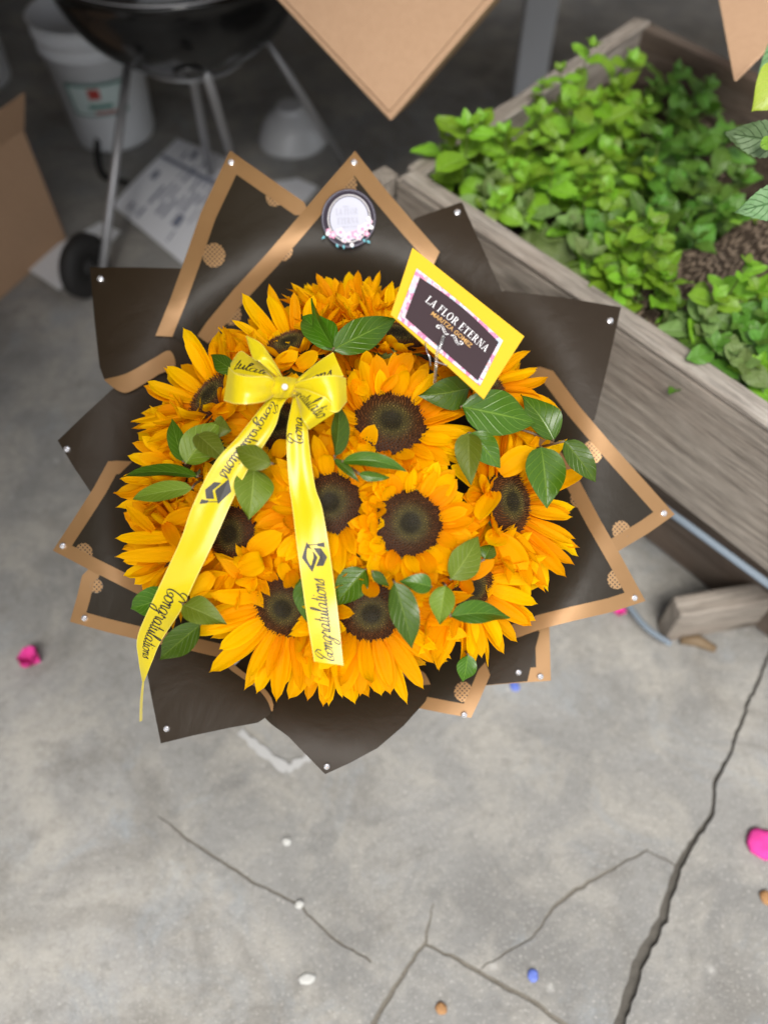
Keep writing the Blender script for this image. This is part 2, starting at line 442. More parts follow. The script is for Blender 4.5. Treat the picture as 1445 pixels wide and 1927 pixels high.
def ground():
    S = 9
    V = [(-S, -4), (S, -4), (S, 14), (-S, 14)]; E = [(0, 1), (1, 2), (2, 3), (3, 0)]
    for c in cracks:
        n = len(V); V += c; E += [(n+i, n+(i+1) % len(c)) for i in range(len(c))]
    rv, re, rf, *_ = delaunay_2d_cdt([Vector(v) for v in V], E, [], 0, 1e-6)
    keep, crk = [], []
    for f in rf:
        c = (rv[f[0]]+rv[f[1]]+rv[f[2]])/3
        (crk if any(pip(c, k) for k in cracks) else keep).append(tuple(f))
    VV = [(v.x, v.y, 0) for v in rv]; n = len(VV)
    from collections import Counter
    cnt = Counter()
    for f in crk:
        for i in range(3): cnt[frozenset((f[i], f[(i+1) % 3]))] += 1
    wide = set(i for f in crk if pip((rv[f[0]]+rv[f[1]]+rv[f[2]])/3, cracks[0]) for i in f)
    VV += [(v.x, v.y, -.009 if i in wide else -.0025) for i, v in enumerate(rv)]
    FF = list(keep); mi = [0]*len(keep)
    for f in crk:
        c = (rv[f[0]]+rv[f[1]]+rv[f[2]])/3
        FF.append(tuple(i+n for i in f)); mi.append(1 if pip(c, cracks[0]) else 2)
    for e, k in cnt.items():
        if k == 1:
            a, b = tuple(e); FF.append((a, b, b+n, a+n)); mi.append(0)
    me = mesh('ground', VV, FF, [M['concrete'], M['crack'], M['crack_pale']], mi, smooth=False)
    o = link('ground', me); o['kind'] = 'structure'; o['label'] = 'cracked grey concrete patio floor'
ground()

# unseen roof and walls, added to shade the left and far floor
v, f = box_from((-4.5, -.75, 2.0), (4.12, 0, 0), (0, 5.6, 0), (0, 0, .12))  # out of view, added to put the left side in shade
o = put('shade_roof', v, f, None, [M['roof']], smooth=False); o['kind'] = 'structure'
v, f = box_from((-.379, .80, 2.0), (.78, 0, 0), (0, 4.0, 0), (0, 0, .12))  # added roof step, carries the shade across behind the bouquet
o = put('shade_roof', v, f, None, [M['roof']], smooth=False); o['kind'] = 'structure'
v, f = box_from((-5, 3.6, 0), (10, 0, 0), (0, .2, 0), (0, 0, 2.6))  # unseen wall, added beyond the table to block sky light
o = put('shade_wall', v, f, None, [M['wall']], smooth=False); o['kind'] = 'structure'
v, f = box_from((-1.75, -.6, 0), (.2, 0, 0), (0, 4.2, 0), (0, 0, 1.99))  # unseen wall on the left, added to cut sky light under the roof
o = put('side_shade_wall', v, f, None, [M['wall']], smooth=False); o['kind'] = 'structure'
# ------------------------------------------------------------------ planter
ZR, ZB = .55, .29
A3 = Pz(745, 335, ZR); B3 = Pz(1500, 850, ZR); C3 = Pz(1160, 60, ZR)
e1 = (B3-A3).normalized(); e2 = (C3-A3).normalized()
T = .036; UP = Vector((0, 0, 1))
pl = thing('planter', 'raised weathered wooden planter box full of mint', 'planter', A3*1.0 - UP*ZR)
LEN, WID = 1.45, .86
def board(name, a, b, w, h, m, jit=.0012, up=UP, bv=.006):
    v, f, uv = prism(a, b, up, w, h, jit); off = Vector((random.uniform(0, 5), random.uniform(0, 5)))
    o = put(name, v, f, pl, [m], smooth=False, uv=[(p[0]+off.x, p[1]+off.y) for p in uv]); bevel(o, bv); return o
n1 = e1.cross(UP).normalized()      # outward of the front board
if n1.dot(e2) > 0: n1 = -n1
n2 = Vector((-e2.y, e2.x, 0)); n2 = n2 if n2.dot(e1) < 0 else -n2
board('front_board', A3 - n1*T/2, A3 + e1*LEN - n1*T/2, T, ZR-ZB, M['wood'])
board('top_rail', A3 - n1*T*.55 + UP*.010 + e1*.012, A3 + e1*LEN - n1*T*.55 + UP*.010, T*1.16, .009, M['wood_rim'], .002)
board('end_board', A3 + e2*.03 - n2*T/2, A3 + e2*WID - n2*T/2, T, ZR-ZB-.01, M['wood'])
board('top_rail', A3 + e2*.034 - n2*T*.55 + UP*.008, A3 + e2*WID - n2*T*.55 + UP*.008, T*1.1, .009, M['wood_rim'], .002)
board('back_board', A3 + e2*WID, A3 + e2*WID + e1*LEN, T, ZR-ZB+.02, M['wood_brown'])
board('corner_post', A3 - n2*.012 - e1*.03 + n1*0 - UP*.01, A3 - n2*.012 - e1*.03 + n1*0 - UP*.055, .04, .04, M['wood'], up=e1)
# recessed lower boards, legs, floor skid
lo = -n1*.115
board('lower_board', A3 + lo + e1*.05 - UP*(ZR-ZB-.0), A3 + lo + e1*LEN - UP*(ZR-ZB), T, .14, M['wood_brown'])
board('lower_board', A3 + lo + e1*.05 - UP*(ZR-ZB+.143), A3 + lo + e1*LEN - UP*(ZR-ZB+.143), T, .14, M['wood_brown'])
skA, skB = Pz(1240, 1192, 0)+UP*.12, Pz(1640, 1122, 0)+UP*.12
board('foot_board', skA, skB, .045, .119, M['wood'])
for s in (.1, 1.3):
    q = A3 + e1*s - n1*.12 - UP*(ZR-ZB)
    board('leg', q, q - UP*ZB, .07, .07, M['wood_brown'], up=e1)
for s in (.1, 1.3):
    q = A3 + e1*s + e2*(WID-.08) - UP*(ZR-ZB)
    board('leg', q, q - UP*ZB, .07, .07, M['wood_brown'], up=e1)
# soil: uneven heap
ZS = .455
gv, gf = [], []
NX, NY = 60, 40
for j in range(NY+1):
    for i in range(NX+1):
        p = A3 + e1*(.03 + (LEN-.06)*i/NX) + e2*(.03 + (WID-.06)*j/NY)
        z = ZS + .012*math.sin(i*.7+j*.4) + random.uniform(-.008, .008)
        gv.append((p.x, p.y, z))
for j in range(NY):
    for i in range(NX):
        a = j*(NX+1)+i; gf.append((a, a+1, a+NX+2, a+NX+1))
o = put('soil', gv, gf, None, [M['soil']]); o['kind'] = 'stuff'; tag(o, 'dark crumbly soil in the wooden planter', 'soil', None, 'stuff')
# crumbs and dry bits on the soil: one mass
cv = []
for k in range(900):
    p = A3 + e1*random.uniform(.05, LEN-.4) + e2*random.uniform(.05, WID-.05); s = random.uniform(.002, .007)
    c = Vector((p.x, p.y, ZS+.012+random.uniform(0, .01)))
    q = [c+Vector((random.uniform(-1, 1), random.uniform(-1, 1), random.uniform(-.6, .6)))*s for _ in range(4)]
    cv.append((q, [(0, 1, 2), (0, 2, 3), (0, 3, 1), (1, 3, 2)]))
v, f = join(cv)
M['crumb'] = mat('crumbs', (.16, .12, .085), .9)
tag(put('crumbs', v, f, None, [M['crumb']], smooth=False), 'dry bits and crumbs scattered over the soil', 'litter', None, 'stuff')
# pipe along the planter foot
pp = [Pz(1100, 838, ZB-.006)+n1*.012, Pz(1300, 980, ZB-.006)+n1*.012, Pz(1560, 1170, ZB-.006)+n1*.012]
v, f = tube(pp, .0068, 12)
tag(put('metal_pipe', v, f, None, [M['galv']]), 'blue grey metal pipe running along under the planter front board', 'pipe')
pp = [Pz(1175, 1130, .03), Pz(1215, 1180, .03), Pz(1262, 1212, .03)]
v, f = tube(catmull(pp, 5), .006, 12)
tag(put('metal_pipe', v, f, None, [M['galv']]), 'short bent pipe end lying at the foot of the planter', 'pipe')
v, f = tube([Pz(1280, 1205, .012), Pz(1310, 1205, .014), Pz(1345, 1222, .010)], [.008, .013, .008], 8)
tag(put('dry_stick', v, f, None, [M['stem_brown']]), 'reddish dry stick lying on the ground by the planter skid', 'stick')
# log with bark
def bark():
    m = mat('bark', rough=.9, spec=.15); n = N(m)
    w = n.n('TexWave'); w.inputs['Scale'].default_value = 5.5; w.inputs['Distortion'].default_value = 11; w.inputs['Detail'].default_value = 5; w.inputs['Detail Scale'].default_value = 1.6
    n.l(n.coord('UV', (1.6, 5, 1)), w.inputs['Vector'])
    n.base(n.ramp(w.outputs['Fac'], [(.2, (.05, .035, .024)), (.6, (.16, .115, .078)), (.9, (.25, .19, .135))])); n.bump(w.outputs['Fac'], 1, .012); return m
M['bark'] = bark()
lg = catmull([Pz(1170, 630, .47), Pz(1260, 560, .49), Pz(1350, 510, .505), Pz(1460, 460, .52), Pz(1600, 400, .53)], 6)
v, f = tube(lg, [.055+.008*math.sin(i*.9) for i in range(len(lg))], 22)
uv = [(i//22*.03, (i % 22)/22) for i in range(len(v))]
tag(put('log', v, f, None, [M['bark']], uv=uv), 'rough ridged bark log lying across the soil in the planter', 'log')
# ------------------------------------------------------------------ leaves
def leaf_shape(n=10, m=4, serr=0.0, tip=.75, crinkle=0.0, fold=.25, curl=.2, seed=0, belly=.42, wav=.06, blunt=False):
    """unit leaf along +Y (length 1, half width .5 at scale 1), normal +Z"""
    rr = random.Random(seed); V, Fc, uv = [], [], []
    ph = rr.uniform(0, 6.28); ph2 = rr.uniform(0, 6.28)
    for i in range(n+1):
        t = i/n
        w = (math.sin(math.pi*min(1, t**.72)) ** .80) * (1-.25*max(0, t-belly)) * .5
        if blunt: w = (math.sin(math.pi*min(1, t**.80)) ** .62) * .5 * (1-.38*max(0, (t-.55)/.45)**2)
        elif t > .72: w *= 1-.25*((t-.72)/.28)**2
        w = max(w, .008 if i in (0, n) else .03)
        if serr: w *= 1+serr*(1 if i % 2 else -1)*(0 if i in (0, n) else 1)
        for j in range(-m, m+1):
            s = j/m; x = s*w
            z = fold*abs(x)*1.0 - curl*t*t*.6 + wav*math.sin(t*7+ph)*s*abs(s) + wav*.6*math.sin(t*11+ph2)*s*s
            if crinkle: z += crinkle*(math.sin(t*22+abs(s)*6)*.5)*(abs(s)*(1.2-abs(s)))
            V.append(Vector((x, t*(1-.06*abs(s)*0)+(-.04*abs(s)*0), z))); uv.append((.5+s*.5, t))
    k = 2*m+1
    for i in range(n):
        for j in range(k-1):
            a = i*k+j; Fc.append((a, a+1, a+k+1, a+k))
    return V, Fc, uv
def px_leaf(parent, base, tip, wpx, dz=-.035, dtip=0.0, roll=0.0, m='leaf', seed=None, fold=.35, curl=.25, depth=None, serr=0, crinkle=0, petiole=True, label=None, name='leaf', n=14):
    sd = seed if seed is not None else int(base[0]*7+tip[1]*3)
    dz -= .022
    rq = random.Random(sd)
    if depth is None: roll += rq.uniform(-.3, .3); curl += rq.uniform(.05, .55)
    d0 = (depth if depth is not None else dome_depth(*base)+dz); d1 = (depth if depth is not None else dome_depth(*tip)+dz) + dtip
    a, b = P(*base, d0), P(*tip, d1); L = (b-a).length; W = wpx/F*.5*(d0+d1)
    V, Fc, uv = leaf_shape(n, 5, serr=serr, crinkle=crinkle, fold=fold, curl=curl*.5, seed=sd)
    y = (b-a).normalized(); toc = (CAM-a).normalized()
    z = (toc - y*toc.dot(y)).normalized(); z = Quaternion(y, roll) @ z; x = y.cross(z)
    VV = [a + x*(p.x*W) + y*(p.y*L) + z*(p.z*W + curl*.3*L*.3*math.sin(math.pi*p.y)) for p in V]
    o = put(name, VV, Fc, parent, [M[m]], uv=uv); thicken(o, .0004)
    if label: o['label'] = label
    return a
def sprig(label, leaves, stem=True):
    b0 = leaves[0]['base']; d = leaves[0].get('depth') or dome_depth(*b0)
    root = thing('leaf_sprig', label, 'leaf sprig', P(*b0, d), 'salal leaf sprigs tucked among the sunflowers')
    pts = []
    for l in leaves: pts.append(px_leaf(root, **l))
    if stem:
        deep = P(BX+(b0[0]-BX)*.93, BY+(b0[1]-BY)*.93, dome_depth(*b0)+.09)
        for p in pts:
            v, f = tube(catmull([p, p.lerp(pts[0], .5)*.5+p.lerp(deep, .35)*.5, deep], 3), .0014, 6)
            put('stem', v, f, root, [M['stem_brown']])
D = dict
sprig('pair of broad dark leaves above the bow, with a narrow upright one', [
    D(base=(628, 657), tip=(566, 588), wpx=62, roll=.5), D(base=(628, 655), tip=(582, 560), wpx=34, roll=-.8, dz=-.045),
    D(base=(626, 658), tip=(748, 598), wpx=62, roll=-.3, dz=-.04)])
sprig('single glossy leaf just left of the lower corner of the card', [D(base=(884, 730), tip=(792, 747), wpx=66, dz=-.045)])
sprig('large dark leaf below the card corner with two leaves behind it', [
    D(base=(868, 765), tip=(1012, 796), wpx=84, dz=-.045), D(base=(1042, 829), tip=(984, 738), wpx=66, dz=-.02, roll=.4)])
sprig('outermost dangling leaf over the gold-edged sheet and its broad mate', [
    D(base=(1018, 842), tip=(1031, 955), wpx=78, dz=-.05), D(base=(1062, 830), tip=(1122, 907), wpx=50, dz=-.045, roll=-.5)])
sprig('two upright leaves beside the folded-petal sunflower on its right', [
    D(base=(882, 815), tip=(884, 908), wpx=52, m='leaf_olive', dz=-.04, roll=.3), D(base=(885, 815), tip=(942, 880), wpx=54, dz=-.035, roll=-.4)])
sprig('narrow dark leaf standing between the bow and the folded-petal sunflower', [D(base=(630, 858), tip=(640, 745), wpx=44, roll=.6, dz=-.06), ])
sprig('flat curved leaf across the lower rim of the folded-petal sunflower disc', [
    D(base=(645, 868), tip=(768, 880), wpx=34, dz=-.055, roll=-.8, curl=.9), D(base=(630, 864), tip=(676, 906), wpx=17, dz=-.05), D(base=(676, 892), tip=(733, 900), wpx=20, dz=-.045, roll=.5)])
sprig('small leaf tip poking out left of the bow', [D(base=(446, 700), tip=(394, 668), wpx=34, dz=-.03)])
sprig('cluster of olive leaves on the left, between the upper left flower and the ribbon', [
    D(base=(345, 868), tip=(322, 786), wpx=34, dz=-.04), D(base=(350, 872), tip=(412, 790), wpx=66, m='leaf_olive', dz=-.045), D(base=(372, 818), tip=(428, 868), wpx=46, m='leaf_olive', dz=-.06), D(base=(405, 800), tip=(432, 810), wpx=44, m='leaf_olive', dz=-.04)])
sprig('olive pair over the slanting ribbon tail', [
    D(base=(511, 872), tip=(438, 844), wpx=47, m='leaf_olive', dz=-.085), D(base=(478, 882), tip=(470, 976), wpx=74, m='leaf_olive', dz=-.045)])
sprig('two long narrow leaves sticking out at the left rim', [
    D(base=(372, 896), tip=(228, 893), wpx=34, dz=-.05, roll=.8), D(base=(362, 918), tip=(245, 938), wpx=38, m='leaf_olive', dz=-.055, roll=.3)])
sprig('glossy leaves at the lower left edge behind the ribbon end', [
    D(base=(330, 1120), tip=(242, 1147), wpx=58, dz=-.03), D(base=(378, 1175), tip=(297, 1243), wpx=52, dz=-.045), D(base=(345, 1138), tip=(424, 1172), wpx=52, m='leaf_olive', dz=-.05)])
sprig('olive leaf right of the crumpled-petal sunflower with a small one beside it', [
    D(base=(848, 1090), tip=(905, 1008), wpx=60, m='leaf_olive', dz=-.035), D(base=(912, 1052), tip=(925, 1022), wpx=34, dz=-.02)])
sprig('big drooping dark leaf over the bottom middle sunflower', [
    D(base=(742, 1096), tip=(778, 1222), wpx=58, dz=-.06), D(base=(812, 1104), tip=(754, 1092), wpx=38, dz=-.05), D(base=(700, 1075), tip=(732, 1104), wpx=20, dz=-.04)])
sprig('olive upright leaf and dark curved leaf at the lower right', [
    D(base=(838, 1102), tip=(826, 1176), wpx=48, m='leaf_olive', dz=-.055), D(base=(848, 1160), tip=(965, 1156), wpx=48, dz=-.055, roll=-.5, curl=.8)])
sprig('dark leaf half hidden right of the hanging ribbon tail', [
    D(base=(688, 1072), tip=(628, 1140), wpx=60, dz=-.01), D(base=(572, 1085), tip=(576, 1172), wpx=40, dz=-.02)])
sprig('leaf hanging below the lower right sunflower', [D(base=(880, 1232), tip=(872, 1285), wpx=38, dz=.0)])
# ------------------------------------------------------------------ sunflowers
def petal_mesh(seed):
    rr = random.Random(seed); n, m = 9, 4
    bend = rr.uniform(-.25, .55); tw = rr.uniform(-.35, .35); cup = rr.uniform(.1, .7); side = rr.uniform(-.14, .14); tipw = rr.uniform(.8, 1.2); ridge = rr.uniform(.035, .075)
    tipcurl = rr.uniform(-.5, .6); ruf = rr.uniform(0, .08); ph = rr.uniform(0, 6)
    V, Fc, uv = [], [], []
    y = z = 0.0; ang = 0.0
    for i in range(n+1):
        t = i/n
        if i: 
            ang = bend*t + (tipcurl*(t-.7)/.3 if t > .7 else 0)
            y += math.cos(ang)/n; z += math.sin(ang)/n
        w = .5*(t+.07)**.50*(1.0-t)**(.56*tipw)*1.74 if t < 1 else 0
        w = max(min(w, .5), .02); notch = 0
        for j in range(-m, m+1):
            s = j/m
            x = s*w; zz = cup*x*x*1.6 + ridge*math.cos(s*3*math.pi)*(1-t**3) + tw*t*x + ruf*math.sin(9*t+ph)*s*s
            V.append((x+side*t*t, y-.03*abs(s)*t, z+zz*.42)); uv.append((.5+.5*s, t))
    k = 2*m+1
    for i in range(n):
        for j in range(k-1):
            a = i*k+j; Fc.append((a, a+1, a+k+1, a+k))
    # x is in units where 1 = petal width; y,z in units of length: handled by object scale (sx, sy, sz)
    return mesh('petal', V, Fc, [M['petal']], uv=uv)
PET = [petal_mesh(100+i) for i in range(18)]
def disc_mesh(seed, n=520):
    rr = random.Random(seed); V, Fc, C = [], [], []
    def colour(q):
        # dark middle, olive ring, brown rim: the seed head's own rings
        k = [(0, (.035, .026, .008)), (.28, (.045, .034, .009)), (.42, (.15, .115, .025)), (.55, (.10, .055, .014)), (.70, (.115, .042, .010)), (.9, (.095, .032, .008)), (1.1, (.040, .013, .005))]
        return [float(np.interp(q, [a for a, _ in k], [c[i] for _, c in k])) for i in range(3)]
    hgt = lambda q: .22*(1-q*q) - .10*math.exp(-(q/.28)**2)
    # base cap
    rings, sg = 8, 28
    for i in range(rings+1):
        q = i/rings
        for k in range(sg):
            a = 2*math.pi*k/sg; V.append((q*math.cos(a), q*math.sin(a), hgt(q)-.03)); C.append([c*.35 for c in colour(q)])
    for i in range(rings):
        for k in range(sg):
            a, b = i*sg+k, i*sg+(k+1) % sg; Fc.append((a, a+sg, b+sg, b))
    # florets
    for i in range(n):
        q = math.sqrt((i+.5)/n)*1.02; a = i*2.399963; c0 = colour(q)
        s = .030 if q > .45 else .024; hh = (.11 if q > .6 else .05)*rr.uniform(.6, 1.3); lean = .04*q*rr.uniform(-.4, 1.4)
        x, y, z = q*math.cos(a), q*math.sin(a), hgt(min(q, 1))-.03
        b = len(V); jit = rr.uniform(.55, 1.6)
        for k in range(4):
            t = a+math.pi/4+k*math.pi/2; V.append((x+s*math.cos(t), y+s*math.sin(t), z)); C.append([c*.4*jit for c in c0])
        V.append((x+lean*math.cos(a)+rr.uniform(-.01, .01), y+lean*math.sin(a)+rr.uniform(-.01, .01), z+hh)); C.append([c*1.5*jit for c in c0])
        for k in range(4): Fc.append((b+k, b+(k+1) % 4, b+4))
    me = mesh('seed_disc', V, Fc, [M['disc']], smooth=False)
    at = me.color_attributes.new('tint', 'FLOAT_COLOR', 'POINT')
    at.data.foreach_set('color', np.array([c+[1.0] for c in C], dtype=np.float32).ravel())
    return me
DISC = [disc_mesh(1), disc_mesh(2, 560), disc_mesh(3, 480)]
def cup_mesh():
    v, f = lathe([(.012, -.045), (.028, -.03), (.036, -.012), (.039, -.004), (.03, -.002)], (0, 0, 0), sides=18)
    return mesh('calyx', v, f, [M['stem']])
CUP = cup_mesh()
FL = [  # px, py, disc radius px, petal length m, closed share, tilt factor, label
    (735, 795, 69, 0.0562, .0, .8, 'sunflower with a petal folded over its wide brown disc, right of the bow'),
    (770, 985, 65, 0.0410, .0, .8, 'sunflower facing forward with a ring of short crumpled petals, in the middle'),
    (622, 947, 61, 0.0518, .0, .8, 'sunflower whose disc is half behind the straight ribbon tail'),
    (437, 1005, 56, 0.0621, .0, 1.0, 'sunflower whose dark disc shows right of the slanting ribbon tail'),
    (535, 1143, 60, 0.0746, .0, 1.05, 'sunflower at the bottom left, long petals down, left of the straight ribbon tail'),
    (698, 1152, 62, 0.0746, .0, 1.1, 'sunflower at the bottom middle with a drooping leaf over its disc'),
    (890, 1105, 50, 0.0678, .0, 1.2, 'small-disc sunflower at the lower right above the curved dark leaf'),
    (958, 945, 62, 0.0791, .0, 1.15, 'sunflower at the right rim with a side-on disc and long petals'),
    (912, 712, 52, 0.0770, .2, 1.25, 'sunflower mostly hidden behind the yellow card'),
    (748, 632, 54, 0.0770, .0, 1.05, 'sunflower at the top right with its dark disc behind a leaf and the card'),
    (546, 648, 52, 0.0748, .0, 1.05, 'sunflower above the bow with a sliver of dark disc'),
    (398, 745, 56, 0.0768, .0, 1.1, 'sunflower at the upper left with its disc beside the bow'),
    (527, 800, 52, .046, .0, .8, 'sunflower under the bow between the two ribbon tails'),
    (338, 878, 46, 0.0701, .9, 1.1, 'sunflower at the left rim covered by olive leaves'),
    (322, 1032, 46, 0.0655, 1.0, 1.15, 'tousled sunflower at the lower left with twisted petals and hidden disc'),
    (655, 590, 46, 0.0726, .7, 1.2, 'sunflower at the top rim with tall upright petals'),
    (690, 705, 40, .044, 1.0, .8, 'closed crumpled sunflower between the bow and the card'),
    (487, 700, 40, .046, 1.0, .9, 'closed sunflower tucked behind the left bow loop'),
    (612, 1200, 44, .062, .6, 1.2, 'sunflower squeezed behind the end of the straight ribbon tail'),
]
NECK = P(BX, BY+10, 1.42)
def sunflower(i):
    px, py, rp, plen, closed, kt, label = FL[i]
    d = dome_depth(px, py) + (.02 if closed > .7 else .04 if closed > .5 else (-.026, -.034, -.022)[i] if i < 3 else 0); c = P(px, py, d); nz = dome_normal(px, py, kt)
    Rm = rp/F*d
    root = thing('sunflower', label, 'sunflower', c, 'sunflowers in the bouquet')
    q = nz.to_track_quat('Z', 'Y'); root.rotation_mode = 'QUATERNION'; root.rotation_quaternion = q
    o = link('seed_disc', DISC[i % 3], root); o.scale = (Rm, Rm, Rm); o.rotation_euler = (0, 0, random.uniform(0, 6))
    o = link('calyx', CUP, root)
    qi = q.inverted()
    nk = qi @ (NECK + Vector((random.uniform(-.02, .02), random.uniform(-.02, .02), 0)) - c)
    v, f = tube(catmull([(0, 0, -.03), (nk*.35)+Vector((0, 0, -.03)), nk], 5), .006, 8)
    link('stem', mesh('stem', v, f, [M['stem']]), root)
    nb = [(a[0]-px, a[1]-py) for j, a in enumerate(FL) if j != i and math.hypot(a[0]-px, a[1]-py) < 200]
    rows = [(25, 1.06, .0, -.010, 1.0), (22, .98, .20, -.004, .97), (14, .74, .46, 0.0, .98)]
    if closed > .5: rows += [(9, .60, .9, .003, .75), (7, .5, 1.25, .004, .5)]
    for ri, (cnt, lf, el, z0, rf) in enumerate(rows):
        off = random.uniform(0, 6)
        for k in range(cnt):
            a = off + 2*math.pi*k/cnt + random.gauss(0, .09)
            # image direction of this petal
            dw = q @ Vector((math.cos(a), math.sin(a), 0)); ix, iy = dw.dot(RT), dw.dot(DN); il = math.hypot(ix, iy)+1e-6
            crowd = 0
            for (nx, ny) in nb:
                dd = math.hypot(nx, ny); cs = (ix*nx+iy*ny)/(il*dd)
                if cs > .35: crowd = max(crowd, (cs-.35)/.65*min(1, max(0, (215-dd)/110)))
            if ri == 0 and crowd > .55 and random.random() < .35: continue
            e = el + crowd*(.45 if ri == 0 else .38) + random.gauss(0, .10)
            bd = math.hypot(BX-px, BY-py)+1e-6; inw = max(0, (ix*(BX-px)+iy*(BY-py))/(il*bd))*min(1, bd/190)
            L = plen*lf*(1-.22*crowd)*(1-.40*inw)*random.uniform(.88, 1.14); W = random.uniform(.0185, .0255)*(1 if ri < 2 else .85)
            ob = bpy.data.objects.new('petal', random.choice(PET)); COL.objects.link(ob); ob.parent = root
            rr_ = Rm*rf*.93
            ob.matrix_basis = (Matrix.Translation((rr_*math.cos(a), rr_*math.sin(a), z0)) @ Matrix.Rotation(a-math.pi/2, 4, 'Z') @ Matrix.Rotation(e, 4, 'X')
                               @ Matrix.Rotation(random.gauss(0, .22), 4, 'Y') @ Matrix.Diagonal((W, L, L, 1)))
    return root
SUNF = [sunflower(i) for i in range(len(FL))]
def fold_petal(i, base, tip, w, dz0, dz1, roll=0):
    root = SUNF[i]; a = P(*base, dome_depth(*base)+dz0); b = P(*tip, dome_depth(*tip)+dz1)
    y = (b-a); L = y.length; y.normalize(); toc = (CAM-a).normalized(); z = (toc-y*toc.dot(y)).normalized(); z = Quaternion(y, roll) @ z; x = y.cross(z)
    w = min(w, .62*L*F/.85)
    Mw = Matrix((( *(x*w/F*.85), 0), (*(y*L), 0), (*(z*max(L, .035)), 0), (*a, 1))).transposed()
    ob = bpy.data.objects.new('petal', random.choice(PET)); COL.objects.link(ob); ob.parent = root
    rootM = Matrix.Translation(root.location) @ root.rotation_quaternion.to_matrix().to_4x4()
    ob.matrix_basis = rootM.inverted() @ Mw
for args in [(0, (682, 850), (706, 795), 42, -.02, -.045), (0, (672, 845), (646, 868), 40, -.03, -.03, .6), (0, (768, 852), (790, 880), 34, -.02, -.03), (0, (690, 870), (735, 905), 36, -.04, -.03), (0, (660, 905), (700, 900), 30, -.03, -.03, .5),
             (1, (712, 930), (708, 975), 40, -.025, -.055), (1, (712, 965), (690, 1010), 40, -.02, -.03), (1, (845, 985), (920, 950), 60, -.01, -.035), (1, (705, 1010), (730, 1060), 44, -.02, -.03, -.4),
             (7, (930, 925), (905, 990), 60, -.04, -.05, .5), (7, (945, 1000), (915, 1040), 56, -.03, -.05), (7, (940, 890), (1000, 840), 56, -.03, -.05), (7, (935, 1010), (990, 1075), 54, -.03, -.03),
             (6, (880, 1085), (930, 1050), 46, -.03, -.04), (6, (868, 1110), (905, 1085), 40, -.02, -.05), (5, (700, 1095), (690, 1140), 62, -.03, -.055), (4, (545, 1075), (560, 1120), 54, -.03, -.05, .4), (4, (565, 1110), (590, 1155), 40, -.03, -.04),
             (16, (735, 720), (770, 660), 58, -.03, -.055), (16, (690, 700), (690, 655), 60, -.03, -.06), (16, (660, 720), (700, 740), 60, -.05, -.05), (16, (770, 745), (800, 690), 50, -.02, -.05), (16, (720, 735), (745, 700), 50, -.05, -.07, .4),
             (10, (560, 690), (600, 665), 60, -.03, -.05), (10, (520, 690), (560, 660), 60, -.03, -.05), (11, (400, 780), (445, 770), 40, -.02, -.05), (12, (520, 860), (540, 815), 44, -.03, -.05),
             (14, (330, 1010), (212, 1015), 30, -.05, -.05), (14, (370, 960), (300, 985), 30, -.06, -.05), (14, (350, 1040), (240, 1050), 34, -.06, -.05), (14, (400, 1040), (330, 1075), 34, -.07, -.05), (14, (310, 985), (350, 1040), 30, -.06, -.07), (14, (290, 1000), (235, 950), 26, -.05, -.05),
             (3, (470, 1040), (530, 1000), 54, -.04, -.05), (3, (450, 1070), (520, 1050), 50, -.04, -.05), (3, (400, 1080), (360, 1120), 44, -.04, -.04), (2, (530, 900), (505, 940), 46, -.03, -.05), (2, (545, 990), (500, 1010), 46, -.03, -.04), (2, (560, 1010), (525, 1050), 44, -.03, -.03), (2, (590, 870), (545, 880), 50, -.04, -.05)]:
    fold_petal(*args)
# ------------------------------------------------------------------ wrapping paper
FXc, FYc = 655.0, 890.0
def flap_depth(x, y, off=0.0, ph=0.0, amp=.010, droop=.05):
    u, v = (x-FXc), (y-FYc); r = math.hypot(u, v); th = math.atan2(v, u)
    d = 1.0 - .28*(v/F*.95)
    q = 1-r/440; d += .40*(q+math.sqrt(q*q+.10))*.5 - .02
    d += droop*max(0, (r-400)/200.0)**1.6
    k = min(1, max(0, (r-330)/150.0))
    d += k*amp*math.sin(th*5+ph) + k*amp*.5*math.sin(r/46+ph*2+th*3)
    return d + off
def offset_line(pts, w, inside):
    """parallel line at w towards the point 'inside', mitred"""
    p = [np.array(q, float) for q in pts]; n = len(p); out = []
    def nrm(a, b):
        t = (b-a)/np.linalg.norm(b-a); return np.array((-t[1], t[0]))
    sgn = []
    for i in range(n-1):
        m_ = nrm(p[i], p[i+1]); 
        sgn.append(1 if np.dot(m_, np.array(inside)-.5*(p[i]+p[i+1])) > 0 else -1)
    s = 1 if sum(sgn) >= 0 else -1
    for i in range(n):
        n0 = nrm(p[max(i-1, 0)], p[max(i-1, 0)+1])*s; n1_ = nrm(p[min(i, n-2)], p[min(i, n-2)+1])*s
        m_ = n0+n1_; L = np.linalg.norm(m_); m_ = m_/L if L > 1e-6 else n0
        out.append(tuple(p[i]+m_*w/max(.35, float(np.dot(m_, n1_)))))
    return out
def dist_line(pt, line):
    a = line[:-1]; b = line[1:]; p = np.array(pt)
    ab = b-a; t = np.clip(((p-a)*ab).sum(1)/((ab*ab).sum(1)+1e-9), 0, 1)
    return float(np.sqrt((((a+ab*t[:, None])-p)**2).sum(1)).min())
FLAPS = {}
